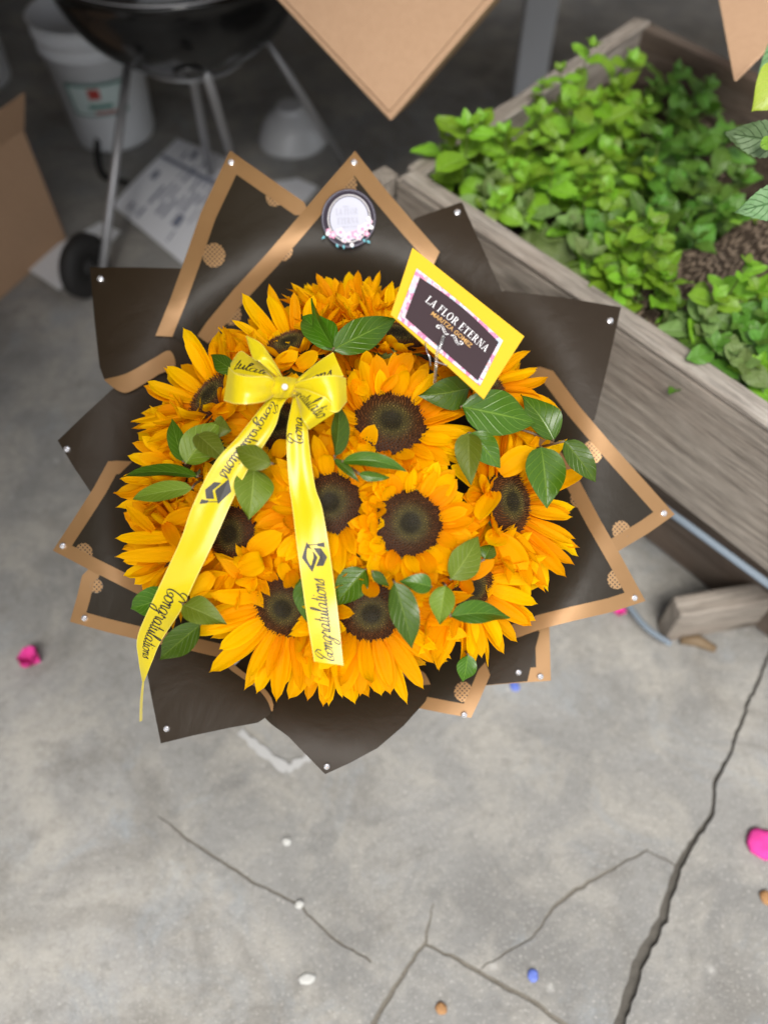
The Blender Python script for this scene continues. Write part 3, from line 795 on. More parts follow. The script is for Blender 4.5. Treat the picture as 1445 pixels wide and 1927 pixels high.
def sheet(label, edge, inner, off, gold=0.0, dots=(), studs=(), ph=0.0, amp=.010, droop=.05, base='black', name='wrapping_paper', parent=None, matname=None, step=20, dfun=None):
    if parent is not None: edge = [tuple(p) for p in catmull(edge, 6)]; inner = [tuple(p) for p in catmull(inner, 6)]
    ed = densify(edge, 12); inn = densify(list(inner), 24 if parent is None else 12)
    outline = ed + [p for p in inn if p not in (ed[0], ed[-1])]
    outline = [tuple(map(float, p)) for p in outline]
    cen = np.mean(np.array(inner), 0)
    V = list(outline); E = [(i, (i+1) % len(V)) for i in range(len(V))]
    edl = np.array(ed, float); dpoly = []
    if gold:
        ol = densify(offset_line(edge, gold, cen), 12); n = len(V); V += ol; E += [(n+i, n+i+1) for i in range(len(ol)-1)]
    for (dx, dy, dr) in dots:
        pg = [(dx+dr*.93*math.cos(t*math.pi/14)*(1+.03*(-1)**t), dy+dr*math.sin(t*math.pi/14)*(1+.03*(-1)**t)) for t in range(28)]
        dpoly.append(pg); n = len(V); V += pg; E += [(n+i, n+(i+1) % 28) for i in range(28)]
    xs = [p[0] for p in outline]; ys = [p[1] for p in outline]
    lines_ = np.array(outline + [outline[0]], float)
    if gold: lines_ = np.vstack([lines_, np.array([[1e5, 1e5]]), np.array(ol, float)])
    for gx in np.arange(min(xs), max(xs), step):
        for gy in np.arange(min(ys), max(ys), step):
            q = (gx+random.uniform(-3, 3), gy+random.uniform(-3, 3))
            if pip(q, outline) and dist_line(q, lines_) > 8: V.append(q)
    rv, re, rf, *_ = delaunay_2d_cdt([Vector(v) for v in V], E, [], 0, 1e-4)
    fn = dfun or (lambda x, y: flap_depth(x, y, off, ph, amp, droop))
    faces, mi = [], []
    for f in rf:
        c = (rv[f[0]]+rv[f[1]]+rv[f[2]])/3
        p0, p1, p2 = (rv[i] for i in f)
        if abs((p1-p0).cross(p2-p0)) < 6: continue
        if not pip(c, outline): continue
        if gold and dist_line(tuple(c), edl) < gold: k = 1
        elif any(pip(c, d_) for d_ in dpoly): k = 2
        else: k = 0
        faces.append(tuple(f)); mi.append(k)
    tipc = studs[0] if studs else edge[len(edge)//2]
    WV = [P(v.x, v.y, fn(v.x, v.y)) for v in rv]
    if parent is None:
        root = thing(name, label, 'wrapping paper', P(tipc[0], tipc[1], fn(*tipc)), 'sheets of the black and gold bouquet wrap')
    else: root = parent
    mats = [M['black_matte' if gold else base], M['gold'], M['dots']]
    if matname: mats = [M[matname]]*3
    # wind the faces so that they face the camera, drop unused verts
    used = sorted({i for f in faces for i in f}); re_ = {o: k for k, o in enumerate(used)}
    ff = []
    for f in faces:
        a, b, c = (WV[i] for i in f)
        if (b-a).cross(c-a).dot(CAM-a) < 0: f = (f[0], f[2], f[1])
        ff.append(tuple(re_[i] for i in f))
    o = put('sheet' if parent is None else 'fold', [WV[i] for i in used], ff, root, mats, mi, uv=[(rv[i].x, rv[i].y) for i in used])
    thicken(o, .0005)
    for (sx, sy) in studs:
        dd = fn(sx, sy); p = P(sx, sy, dd-.002); nrm = (CAM-p).normalized(); r = 6.2/F*dd
        v, f = lathe([(r, -.002), (r*1.02, .0003), (r*.72, .0024), (r*.55, .0029), (r*.32, .0026), (.0001, .0033)], p, nrm, 9)
        so = put('stud', v, f, root, [M['crystal']], smooth=False)
        q0 = p + RT*(-r*1.25) - DN*(-r*.2)
    FLAPS[label] = fn
    return root
IN = lambda *a: list(a)
f2 = sheet('gold-bordered black sheet at the top, bearing the round sticker', [(388, 608), (440, 545), (500, 480), (560, 410), (615, 345), (668, 284), (720, 350), (775, 415), (827, 474), (815, 500)],
           [(815, 500), (800, 540), (720, 780), (590, 790), (372, 632)], .0, 30, [(533, 472, 19), (652, 348, 21), (436, 592, 20)], [(666, 306)], ph=.5, amp=.012)
f1 = sheet('gold-bordered black sheet at the upper left with one whole gold dot', [(293, 632), (322, 560), (350, 482), (378, 400), (404, 345), (433, 283), (500, 330), (572, 380)],
           [(572, 380), (620, 480), (640, 760), (560, 800), (330, 634)], .008, 30, [(403, 480, 23), (517, 371, 18)], [(435, 306)], ph=1.3, amp=.014)
f3 = sheet('plain black sheet sticking out on the far left, near the grill wheel', [(292, 680), (250, 706), (214, 722), (196, 712), (188, 690), (178, 600), (170, 503), (250, 503), (345, 505)],
           [(345, 505), (420, 620), (560, 830), (500, 860), (292, 680)], .016, 0, [], [(190, 525)], ph=2.0, amp=.006)
sheet(None, [(196, 714), (216, 731), (237, 739), (262, 728), (300, 704)], [(300, 704), (330, 690), (320, 660), (290, 674), (240, 702), (196, 714)], .012, parent=f3, matname='gold', ph=2)
f4 = sheet('plain black sheet with its corner pointing left above the left gold-edged sheet', [(175, 932), (140, 880), (109, 829), (160, 780), (212, 732), (300, 690)],
           [(300, 690), (420, 720), (560, 860), (500, 930), (175, 932)], .024, 0, [], [(127, 845)], ph=.2, amp=.006)
f5 = sheet('gold-edged sheet at the left with a half dot at its corner', [(224, 867), (204, 868), (178, 916), (140, 975), (100, 1036), (170, 1073), (240, 1108), (310, 1142), (370, 1168)],
           [(370, 1168), (480, 1060), (540, 930), (480, 880), (224, 867)], .016, 25, [(158, 1040, 18)], [(119, 1027)], ph=2.6, amp=.008)
f6 = sheet('gold-edged sheet at the lower left beneath the slanting ribbon end', [(168, 1070), (155, 1083), (145, 1125), (132, 1170), (200, 1189), (270, 1206), (350, 1222), (440, 1243)],
           [(440, 1243), (520, 1180), (560, 1000), (480, 950), (168, 1070)], .024, 25, [(182, 1103, 13)], [(160, 1163)], ph=.9, amp=.008)
f7 = sheet('plain black sheet at the lower left with a curled gold lip', [(270, 1225), (285, 1310), (303, 1399), (360, 1385), (430, 1370), (485, 1360), (508, 1345), (514, 1326), (500, 1300), (470, 1270), (425, 1240)],
           [(425, 1240), (560, 1100), (520, 1000), (270, 1225)], .032, 0, [], [(314, 1371)], ph=1.7, amp=.006)
sheet(None, [(425, 1238), (455, 1262), (487, 1285), (508, 1308), (515, 1326)], [(515, 1326), (512, 1340), (503, 1318), (485, 1296), (455, 1275), (430, 1256), (425, 1238)], .027, parent=f7, matname='gold', ph=1.7)
f8 = sheet('plain black sheet at the bottom with the lowest corner', [(440, 1255), (500, 1340), (556, 1400), (612, 1457), (660, 1435), (710, 1408), (760, 1365), (800, 1320), (812, 1290), (800, 1262)],
           [(800, 1262), (740, 1080), (640, 1050), (440, 1255)], .042, 0, [], [(615, 1442)], ph=.4, amp=.006)
sheet(None, [(786, 1258), (800, 1268), (810, 1288)], [(810, 1288), (780, 1286), (740, 1250), (786, 1258)], .032, parent=f8, matname='gold', ph=.4)
sheet(None, [(470, 1300), (500, 1352), (540, 1384), (584, 1418)], [(584, 1418), (560, 1380), (520, 1310), (470, 1300)], .050, parent=f8, ph=.4)
f9 = sheet('gold-edged sheet at the bottom right of the lowest black corner', [(740, 1336), (790, 1333), (840, 1343), (886, 1351), (902, 1318), (922, 1270)],
           [(922, 1270), (860, 1100), (740, 1060), (740, 1336)], .052, 24, [(872, 1302, 19)], [(873, 1345)], ph=2.2, amp=.004)
f10b = sheet('narrow plain black sheet at the lower right beside a gold-edged one', [(850, 1285), (912, 1289), (950, 1286), (992, 1282), (1003, 1235), (1015, 1190)],
             [(1015, 1190), (900, 1050), (800, 1080), (850, 1285)], .058, 0, [], [(975, 1265)], ph=.2, amp=.004)
f10 = sheet('gold-edged sheet at the lower right with a square corner', [(900, 1291), (960, 1286), (1036, 1281), (1035, 1240), (1033, 1170)],
            [(1033, 1170), (920, 1030), (820, 1060), (900, 1291)], .066, 27, [], [(1016, 1273)], ph=.2, amp=.004)
f11 = sheet('gold-bordered black sheet at the right, lower of the two', [(1025, 815), (1045, 835), (1090, 905), (1130, 980), (1170, 1050), (1214, 1131), (1150, 1152), (1080, 1168), (1020, 1183), (972, 1200)],
            [(972, 1200), (840, 1060), (800, 900), (860, 800), (1025, 815)], .022, 27, [(1160, 1090, 19), (1088, 938, 17)], [(1193, 1125)], ph=2.9, amp=.010)
f12 = sheet('gold-bordered black sheet at the right with the rightmost corner', [(1015, 690), (1040, 698), (1090, 765), (1150, 835), (1210, 902), (1269, 968), (1220, 1003), (1165, 1036), (1130, 1056)],
            [(1130, 1056), (1000, 1000), (840, 880), (880, 740), (1015, 690)], .032, 27, [(1112, 852, 22), (1168, 998, 18)], [(1248, 966)], ph=.7, amp=.008)
f13 = sheet('plain black sheet against the planter, its corner over the board', [(880, 575), (915, 556), (950, 547), (1060, 560), (1168, 578), (1145, 680), (1118, 790)],
            [(1118, 790), (1000, 860), (820, 840), (800, 700), (880, 575)], .042, 0, [], [(1147, 604)], ph=1.5, amp=.006)
f14 = sheet('plain black sheet behind the card with its corner up', [(770, 424), (782, 410), (825, 395), (869, 380), (900, 450), (945, 550), (960, 590)],
            [(960, 590), (860, 760), (720, 780), (770, 424)], .052, 0, [], [(860, 400)], ph=2.4, amp=.006)
# lower sleeve that holds the stems and stands on the floor
ax_dir = (NECK - P(BX, BY, .95)).normalized(); tfoot = (NECK.z)/(-ax_dir.z); FOOT = NECK + ax_dir*tfoot
pr = []
for k in range(9):
    t = k/8; c = NECK.lerp(FOOT, t); r = .035+.075*t**1.5
    ring = []
    for j in range(48):
        a = 2*math.pi*j/48; rr_ = r*(1+.07*math.sin(7*a+t)*t)
        ring.append(Vector((c.x+rr_*math.cos(a), c.y+rr_*math.sin(a), max(.001, c.z))))
    pr.append(ring)
V = [p for r in pr for p in r]; Fc = [(i*48+k, i*48+(k+1) % 48, (i+1)*48+(k+1) % 48, (i+1)*48+k) for i in range(8) for k in range(48)]
o = put('paper_sleeve', V, Fc, None, [M['black']]); tag(o, 'black paper sleeve round the stems, standing on the floor', 'sleeve'); thicken(o, .0006)
# ------------------------------------------------------------------ lettering
SCRIPT = {
 'C': ([[(1.32, 1.45), (1.30, 1.95), (.92, 2.0), (.48, 1.35), (.34, .5), (.62, .0), (1.08, .12), (1.30, .55), (1.02, .78), (.76, .5), (.95, .25)], [(1.3, 1.95), (.7, 2.25), (.12, 2.0), (.05, 1.5), (.42, 1.35), (.62, 1.6)]], 1.25),
 'o': ([[(.5, 1), (.15, .75), (.1, .2), (.4, 0), (.75, .35), (.75, .8), (.5, 1), (.62, .78), (1.0, .85)]], .92),
 'n': ([[(0, .7), (.15, .97), (.2, .6), (.15, 0)], [(.17, .45), (.45, .97), (.65, .85), (.62, .3), (.72, .02), (.95, .3)]], .92),
 'g': ([[(.75, .85), (.45, 1.0), (.1, .6), (.15, .1), (.45, .05), (.75, .6), (.8, .97)], [(.8, .97), (.7, -.3), (.45, -.95), (.1, -.85), (.2, -.4), (.6, -.1), (1.05, .3)]], 1.02),
 'r': ([[(0, .5), (.2, 1.1), (.3, .88), (.6, .9), (.55, .4), (.6, .05), (.85, .3)]], .78),
 'a': ([[(.75, .85), (.45, 1.0), (.1, .6), (.15, .1), (.45, .05), (.75, .6), (.8, .97)], [(.8, .97), (.72, .25), (.85, .02), (1.1, .3)]], 1.02),
 't': ([[(.35, 1.75), (.25, .6), (.25, .1), (.4, 0), (.65, .3)], [(.0, 1.1), (.62, 1.14)]], .58),
 'u': ([[(0, .7), (.15, .97), (.12, .3), (.25, .02), (.5, .2), (.7, .97)], [(.7, .97), (.68, .2), (.8, .02), (1.0, .3)]], .94),
 'l': ([[(0, .3), (.4, 1.3), (.52, 1.95), (.32, 1.95), (.2, 1.0), (.2, .2), (.35, 0), (.6, .3)]], .54),
 'i': ([[(0, .5), (.15, .97), (.13, .2), (.25, .02), (.5, .3)], [(.24, 1.35), (.27, 1.48)]], .46),
 's': ([[(0, .3), (.4, 1.08), (.42, .7), (.5, .2), (.25, 0), (.05, .15)]], .56),
}
def stroke_faces(pts, w, script=True, n=6):
    pts = catmull(pts, n); V, Fc = [], []
    for i, p in enumerate(pts):
        a, b = pts[max(i-1, 0)], pts[min(i+1, len(pts)-1)]; t = (b-a); L = np.linalg.norm(t)+1e-9; t = t/L; nn = np.array((-t[1], t[0]))
        ww = w*(.42+.85*max(0, abs(t[1])-.25)) if script else w
        if script and (i == 0 or i == len(pts)-1): ww *= .5
        V += [tuple(p+nn*ww/2), tuple(p-nn*ww/2)]
    for i in range(len(pts)-1): Fc.append((2*i, 2*i+1, 2*i+3, 2*i+2))
    return V, Fc
def script_text(s, w=.17, slant=.42):
    out = []; x = 0
    for ch in s:
        st, adv = SCRIPT[ch]
        for q in st:
            v, f = stroke_faces(q, w); out.append(([(a+x+slant*b, b) for a, b in v], f))
        x += adv
    return join(out), x
def rect(x0, y0, x1, y1): return ([(x0, y0), (x1, y0), (x1, y1), (x0, y1)], [(0, 1, 2, 3)])
def quad(*p): return (list(p), [(0, 1, 2, 3)])
def arcstrip(cx, cy, rx, ry, a0, a1, tk, tn, n=18):
    V, Fc = [], []
    for i in range(n+1):
        a = a0+(a1-a0)*i/n; k = tn+(tk-tn)*abs(math.cos(a))
        V += [(cx+rx*math.cos(a), cy+ry*math.sin(a)), (cx+(rx-k)*math.cos(a), cy+(ry-tn*1.2)*math.sin(a))]
    return V, [(2*i, 2*i+1, 2*i+3, 2*i+2) for i in range(n)]
S_ = .05; K_ = .15; T_ = .06
def serif(x, y, w): return rect(x-w/2, y, x+w/2, y+S_)
SERIF = {
 'L': ([rect(.12, 0, .12+K_, 1), serif(.195, .95, .34), rect(.02, 0, .66, S_), quad((.60, 0), (.66, 0), (.68, .28), (.64, .28))], .76),
 'A': ([quad((.02, 0), (.09, 0), (.44, 1), (.38, 1)), quad((.56, 0), (.74, 0), (.46, 1), (.36, 1)), rect(.2, .3, .6, .36), serif(.08, 0, .26), serif(.66, 0, .32)], .86),
 'F': ([rect(.12, 0, .12+K_, 1), serif(.195, 0, .36), rect(.02, .95, .64, 1), rect(.2, .49, .5, .55), quad((.60, .74), (.64, .74), (.64, 1), (.58, 1)), rect(.47, .4, .51, .64)], .72),
 'O': ([arcstrip(.44, .5, .43, .53, 0, 2*math.pi, .15, .05, 28)], .96),
 'R': ([rect(.12, 0, .12+K_, 1), serif(.195, 0, .34), rect(.02, .95, .36, 1), arcstrip(.36, .735, .29, .265, -math.pi/2, math.pi/2, .15, .05), rect(.2, .47, .37, .52), quad((.36, .49), (.48, .49), (.80, 0), (.64, 0)), rect(.66, 0, .86, S_)], .88),
 'E': ([rect(.12, 0, .12+K_, 1), rect(.02, 0, .64, S_), rect(.02, .95, .62, 1), rect(.2, .49, .48, .55), quad((.59, .74), (.62, .74), (.62, 1), (.56, 1)), quad((.59, 0), (.64, 0), (.68, .28), (.64, .28)), rect(.46, .4, .5, .64)], .76),
 'T': ([rect(.30, 0, .30+K_, 1), serif(.375, 0, .36), rect(.02, .95, .73, 1), quad((.02, .74), (.05, .74), (.09, 1), (.02, 1)), quad((.70, .74), (.73, .74), (.73, 1), (.66, 1))], .80),
 'N': ([rect(.14, 0, .20, 1), rect(.72, 0, .78, 1), quad((.12, 1), (.28, 1), (.78, 0), (.66, 0)), serif(.17, 0, .28), serif(.15, .95, .28), serif(.75, .95, .28)], .96),
}
def serif_text(s, sp=.06):
    out = []; x = 0
    for ch in s:
        if ch == ' ': x += .42; continue
        gl, adv = SERIF[ch]
        for v, f in gl: out.append(([(a+x, b) for a, b in v], f))
        x += adv+sp
    return join(out), x
def sans_text(s):
    cu = bpy.data.curves.new('t', 'FONT'); cu.body = s; cu.resolution_u = 3; cu.offset = 0.004; ob = bpy.data.objects.new('t', cu); COL.objects.link(ob)
    dg = bpy.context.evaluated_depsgraph_get(); me = ob.evaluated_get(dg).to_mesh()
    v = [(p.co.x, p.co.y) for p in me.vertices]; f = [tuple(p.vertices) for p in me.polygons]
    ob.evaluated_get(dg).to_mesh_clear(); bpy.data.objects.remove(ob); bpy.data.curves.remove(cu)
    xs = [p[0] for p in v]; ys = [p[1] for p in v]; h = max(ys)-min(ys); x0 = min(xs); y0 = min(ys)
    return (([((a-x0)/h, (b-y0)/h) for a, b in v], f), (max(xs)-x0)/h)
CAP = join([([(0, .55), (.62, .95), (1.28, .62), (.62, .2)], [(0, 1, 2, 3)]), ([(.24, .33), (.62, .09), (1.02, .34), (1.02, -.02), (.62, -.26), (.24, -.02)], [(0, 1, 2, 3, 4, 5)]),
            ([(1.14, .64), (1.18, .64), (1.18, .1), (1.14, .1)], [(0, 1, 2, 3)]), ([(1.10, .12), (1.22, .12), (1.27, -.22), (1.05, -.22)], [(0, 1, 2, 3)])])
# ------------------------------------------------------------------ ribbon bow
class Strip:
    """ribbon surface between two edge lines given as (px, py, depth)"""
    def __init__(s, A, B, n=8, belly=0.0, crease=0.0, wave=0.0):
        a = catmull(A, n); b = catmull(B, n)
        s.a = [P(*p) for p in a]; s.b = [P(*p) for p in b]; s.n = len(s.a); s.belly = belly; s.crease = crease; s.wave = wave
        mid = [(p+q)/2 for p, q in zip(s.a, s.b)]; s.len = [0]
        for i in range(1, s.n): s.len.append(s.len[-1]+(mid[i]-mid[i-1]).length)
        s.L = s.len[-1]
        s.w = sum((p-q).length for p, q in zip(s.a, s.b))/s.n
    def pt(s, u, dist, lift=0.0):
        i = int(np.searchsorted(s.len, min(max(dist, 0), s.L-1e-6), side='right'))-1; i = min(max(i, 0), s.n-2)
        t = (dist-s.len[i])/(s.len[i+1]-s.len[i]+1e-12)
        p = s.a[i].lerp(s.a[i+1], t); q = s.b[i].lerp(s.b[i+1], t)
        r = p.lerp(q, u); tc = (CAM-r).normalized()
        f = dist/s.L
        return r + tc*(s.belly*4*u*(1-u) + s.crease*(math.sin(u*9+f*4)*math.exp(-f*3.2)+.5*math.sin(u*5+2+f*9)*f*(1-f)) + s.wave*math.sin(f*13+u*.8)*min(1, f*4) + lift)
    def build(s, name, parent, m='satin', k=12):
        V, Fc, uv = [], [], []
        for i in range(s.n):
            for j in range(k+1):
                V.append(s.pt(j/k, s.len[i])); uv.append((j/k, s.len[i]/.1))
        for i in range(s.n-1):
            for j in range(k):
                a = i*(k+1)+j; Fc.append((a, a+1, a+k+2, a+k+1))
        a, b, c = V[0], V[1], V[k+1]
        if (b-a).cross(c-a).dot(CAM-a) < 0: Fc = [f[::-1] for f in Fc]
        o = put(name, V, Fc, parent, [M[m]], uv=uv); thicken(o, .0003); return o
    def print2d(s, name, parent, shape, f2, m='ink', lift=.0006):
        v, f = shape; W = [s.pt(*f2(x, y), lift) for x, y in v]
        return put(name, W, f, parent, [M[m]], smooth=False)
KN = (533, 732); kd = .80
bow = thing('ribbon_bow', 'yellow satin ribbon bow with printed tails laid over the sunflowers', 'ribbon', P(*KN, kd))
# tail running down to the left, reads downwards
LA = [(512, 740, .800), (499, 757, .796), (449, 820, .79), (404, 871, .785), (363, 951, .785), (342, 1011, .79), (315, 1071, .80), (283, 1140, .82), (259, 1199, .85), (261, 1241, .88), (268, 1284, .91)]
LB = [(545, 745, .802), (529, 768, .796), (515, 809, .79), (467, 884, .785), (434, 950, .785), (405, 1015, .79), (370, 1088, .80), (342, 1147, .82), (304, 1206, .85), (288, 1242, .875), (272, 1282, .905)]
t1 = Strip(LA, LB, 8, .0010, .0016, .0045); o1 = t1.build('tail', bow)
t1b = Strip([(268, 1283, .91), (264, 1320, .98), (263, 1358, 1.06)], [(272, 1281, .905), (269, 1320, .975), (268, 1356, 1.055)], 6); t1b.build('tail', bow)
RA = [(553, 742, .805), (549, 760, .80), (540, 810, .79), (540, 855, .787), (545, 919, .785), (550, 955, .785), (560, 1036, .785), (577, 1158, .785), (591, 1245, .79)]
RB = [(575, 742, .805), (580, 765, .80), (579, 800, .79), (584, 855, .787), (594, 919, .785), (606, 955, .785), (620, 1036, .785), (635, 1145, .785), (646, 1252, .79)]
t2 = Strip(RA, RB, 8, .0010, .0016, .0045); o2 = t2.build('tail', bow)
(cg, cgw) = script_text('Congratulations')
(cg4, cg4w) = script_text('Cong')
def mapper(strip, start, size, uc, ulen, direction=1, flip=1):
    """x of the lettering runs along the strip, y across; ulen = ribbon width"""
    return lambda x, y: (uc + flip*(y-.9)*size/ulen, start + direction*x*size)
xs1 = t1.w; sz = .0100*.82
def at_y(strip, py):      # distance along the strip where its middle crosses image row py
    best = min(range(strip.n), key=lambda i: abs(((strip.a[i]+strip.b[i])/2-P(0, py, .8)).dot(DN) + 0*i))
    tgt = (py-CY)/F
    best = min(range(strip.n), key=lambda i: abs((((strip.a[i]+strip.b[i])/2-CAM).dot(DN)/((strip.a[i]+strip.b[i])/2-CAM).dot(FW))-tgt)); return strip.len[best]
def lettering(strip, o, y0, y1, shape, w, flip, uc=.5, hk=1.0):
    d0, d1 = at_y(strip, y0), at_y(strip, y1); k = (d1-d0)/w; hs = abs(k)*hk
    return strip.print2d('lettering', o, shape, lambda x, y: (uc+flip*(y-.75)*hs/strip.w, d0+x*k))
lettering(t1, o1, 752, 893, cg, cgw, 1, hk=.95, uc=.5)
lettering(t1, o1, 1100, 1236, cg, cgw, 1, hk=.95, uc=.55)
lettering(t2, o2, 1243, 1098, cg, cgw, -1, hk=1.0)
lettering(t2, o2, 842, 790, cg4, cg4w, -1, hk=1.1)
dcap = at_y(t1, 920); t1.print2d('graduation_cap', o1, CAP, lambda x, y: (.5+(y-.35)*.0165/t1.w, dcap+(x-.62)*.0225))
dcap = at_y(t2, 1050); t2.print2d('graduation_cap', o2, CAP, lambda x, y: (.5-(y-.35)*.0165/t2.w, dcap-(x-.62)*.0235))
# loops
def loop(A, B, name='loop', belly=.004, txt=None):
    st = Strip(A, B, 7, belly, .0032); o = st.build(name, bow, k=18)
    return st, o
l1, lo1 = loop([(524, 716, .805), (500, 690, .81), (470, 670, .815), (452, 661, .82), (434, 684, .81)], [(528, 726, .80), (505, 712, .795), (475, 708, .79), (450, 704, .795), (434, 700, .80)], belly=.002)
l2, lo2 = loop([(526, 722, .795), (505, 709, .78), (470, 708, .77), (445, 703, .772), (431, 690, .785)], [(520, 742, .795), (500, 755, .778), (470, 760, .765), (443, 760, .768), (421, 754, .785)], belly=.0025)
l3, lo3 = loop([(530, 718, .80), (510, 700, .79), (488, 680, .78), (476, 674, .785), (463, 634, .80)], [(538, 722, .80), (525, 695, .79), (508, 668, .785), (490, 645, .79), (464, 631, .80)], belly=.002)
l4, lo4 = loop([(548, 722, .805), (575, 700, .81), (600, 680, .815), (627, 662, .82)], [(552, 732, .80), (585, 716, .80), (615, 710, .80), (647, 708, .81)], belly=.002)
l5, lo5 = loop([(548, 724, .795), (568, 716, .778), (601, 708, .768), (630, 706, .77), (651, 711, .785)], [(548, 742, .797), (580, 752, .782), (610, 768, .772), (634, 776, .77), (653, 756, .785)], belly=.003)
l6, lo6 = loop([(552, 730, .79), (575, 733, .772), (600, 742, .763), (618, 752, .762), (634, 774, .775)], [(556, 744, .79), (562, 765, .78), (567, 785, .77), (574, 797, .768), (582, 809, .778)], belly=.002)
(tu, tuw) = script_text('tulati'); (ra, raw_) = script_text('gratulatio'); (on, onw) = script_text('ons')
l1.print2d('lettering', lo1, tu, lambda x, y: (.62-(y-.7)*.0062/l1.w, l1.L*.95-x*(l1.L*.62/tuw)))
l6.print2d('lettering', lo6, ra, lambda x, y: (.42-(y-.7)*.0068/l6.w, l6.L*.06+x*(l6.L*.84/raw_)))
l4.print2d('lettering', lo4, on, lambda x, y: (.78-(y-.7)*.0062/l4.w, l4.L*.35+x*(l4.L*.4/onw)))
# knot and pearl
kp = P(*KN, .785)
kv, kf = [], []
for i in range(13):
    for j in range(9):
        u = i/12; w = j/8
        p = P(505+52*u+3*math.sin(w*5), 712+34*w+6*math.sin(u*3)*(w-.5), .795-.020*math.sin(math.pi*u)**.7*math.sin(math.pi*min(max(w, .05), .95))**.5+.0022*math.sin(u*17+w*4))
        kv.append(p)
for i in range(12):
    for j in range(8):
        a = i*9+j; kf.append((a, a+1, a+10, a+9))
put('knot', kv, kf, bow, [M['satin']], uv=[(.2+.6*(k % 9)/8, k//9/12) for k in range(len(kv))])
def ball(c, r, n=12):
    return lathe([(max(1e-5, r*math.sin(math.pi*i/n)), -r*math.cos(math.pi*i/n)) for i in range(n+1)], c, sides=16)
v, f = ball(P(536, 728, .770), 6.3/F*.77)
put('pearl', v, f, bow, [M['pearl']])
# ------------------------------------------------------------------ gift card in its yellow envelope
CD = .79
def cardpt(x, y, lift=0.0):
    # plane slightly turned: right end further away
    return P(x, y, CD + (x-860)*.00006 - (y-610)*.00004 - lift)
EN = [(776, 466), (986, 633), (910, 751), (735, 592)]
crd = thing('gift_card', 'dark florist card on a yellow envelope, held up over the sunflowers', 'card', cardpt(860, 610))
def lerp2(a, b, t): return (a[0]+(b[0]-a[0])*t, a[1]+(b[1]-a[1])*t)
def panel(name, c, lift, m, bulge=0, n=10, thick=.0008):
    V, Fc, uv = [], [], []
    for j in range(n+1):
        for i in range(n+1):
            q = lerp2(lerp2(c[0], c[1], i/n), lerp2(c[3], c[2], i/n), j/n)
            V.append(cardpt(q[0]+bulge*.6*math.sin(math.pi*i/n)*(1-j/n), q[1]-bulge*math.sin(math.pi*i/n)*(1-j/n), lift)); uv.append((i/n, j/n))
    for j in range(n):
        for i in range(n):
            a = j*(n+1)+i; Fc.append((a, a+n+1, a+n+2, a+1))
    a, b, c_ = (V[k] for k in Fc[0][:3])
    if (b-a).cross(c_-a).dot(CAM-a) < 0: Fc = [f[::-1] for f in Fc]
    o = put(name, V, Fc, crd, [m], smooth=False, uv=uv); thicken(o, thick); return o
def floral():
    m = mat('floral_print', rough=.4); n = N(m)
    co = n.coord('UV', (24, 14, 1)); vo = n.n('TexVoronoi'); vo.inputs['Scale'].default_value = 1; n.l(co, vo.inputs['Vector'])
    ns = n.noise(n.coord('UV', (40, 24, 1)), 1.3, 5, .7, 1.5)
    c = n.ramp(vo.outputs['Color'], [(.0, (.55, .42, .50)), (.3, (.50, .10, .26)), (.5, (.66, .56, .63)), (.66, (.40, .50, .58)), (.8, (.66, .30, .28)), (.9, (.06, .03, .05))], 'CONSTANT')
    n.base(n.mix(n.ramp(ns, [(.42, (0, 0, 0)), (.8, (.8, .8, .8))]), c, (.66, .55, .62))); return m
M['floral'] = floral()
panel('envelope', EN, 0, M['envelope'], 0, thick=.0015)
LB_ = [(784, 505), (946, 641), (903, 726), (748, 599)]
panel('floral_border', LB_, .0016, M['floral'], 3)
panel('label_panel', [(790, 522), (938, 644), (899, 716), (762, 597)], .0028, M['card_dark'], 6)
ang = math.atan2(93, 110); ca, sa = math.cos(ang), math.sin(ang)
def cmap(ox, oy, sx, sy, sag=0, w=1):
    def f(x, y):
        k = sag*4*(x/w)*(1-x/w)
        X, Y = x*sx, -(y*sy)-k
        return cardpt(ox+X*ca-Y*sa, oy+X*sa+Y*ca, .0040)
    return f
def print_card(name, shape, f, m, parent=crd):
    v, fc = shape; return put(name, [f(x, y) for x, y in v], fc, parent, [M[m]], smooth=False)
(st, sw) = serif_text('LA FLOR ETERNA'); print_card('lettering', st, cmap(799, 567, 150/sw, 14.5, 2, sw), 'white_ink')
(st, sw) = sans_text('MARITZA GOMEZ'); print_card('lettering', st, cmap(810, 592, 97/sw, 8.2, 1.5, sw), 'gold_ink')
sc = []
for sx in (1, -1):
    v, fc = stroke_faces([(sx*.12, .0), (sx*.4, .30), (sx*.8, .12), (sx*1.15, -.12), (sx*1.5, .0), (sx*1.55, .3), (sx*1.3, .3), (sx*1.28, .1)], .12); sc.append(([(a, b*sx) for a, b in v], fc))
    v, fc = stroke_faces([(sx*.35, .12), (sx*.75, -.1), (sx*1.1, -.3), (sx*1.4, -.25)], .08); sc.append(([(a, b*sx) for a, b in v], fc))
print_card('flourish', join(sc), cmap(846, 630, 18.5, 15), 'white_ink')
# clear pick that holds the card
v, f = tube([cardpt(834, 634, .008), cardpt(829, 650, .008), cardpt(822, 665, .006), cardpt(818, 720, -.05)], .0018, 10)
put('holder', v, f, crd, [M['clear']])
for pts in ([(800, 645, .004), (803, 662, .006), (808, 672, .006), (810, 690, .0)], [(818, 680, .006), (830, 684, .004), (842, 688, .0)]):
    v, f = tube(catmull([cardpt(a, b, c) for a, b, c in pts], 5), .0006, 6); put('wire', v, f, crd, [M['wire']])
v, f = ball(cardpt(834, 633, .010), .0016); put('holder_cap', v, f, crd, [M['clear']])
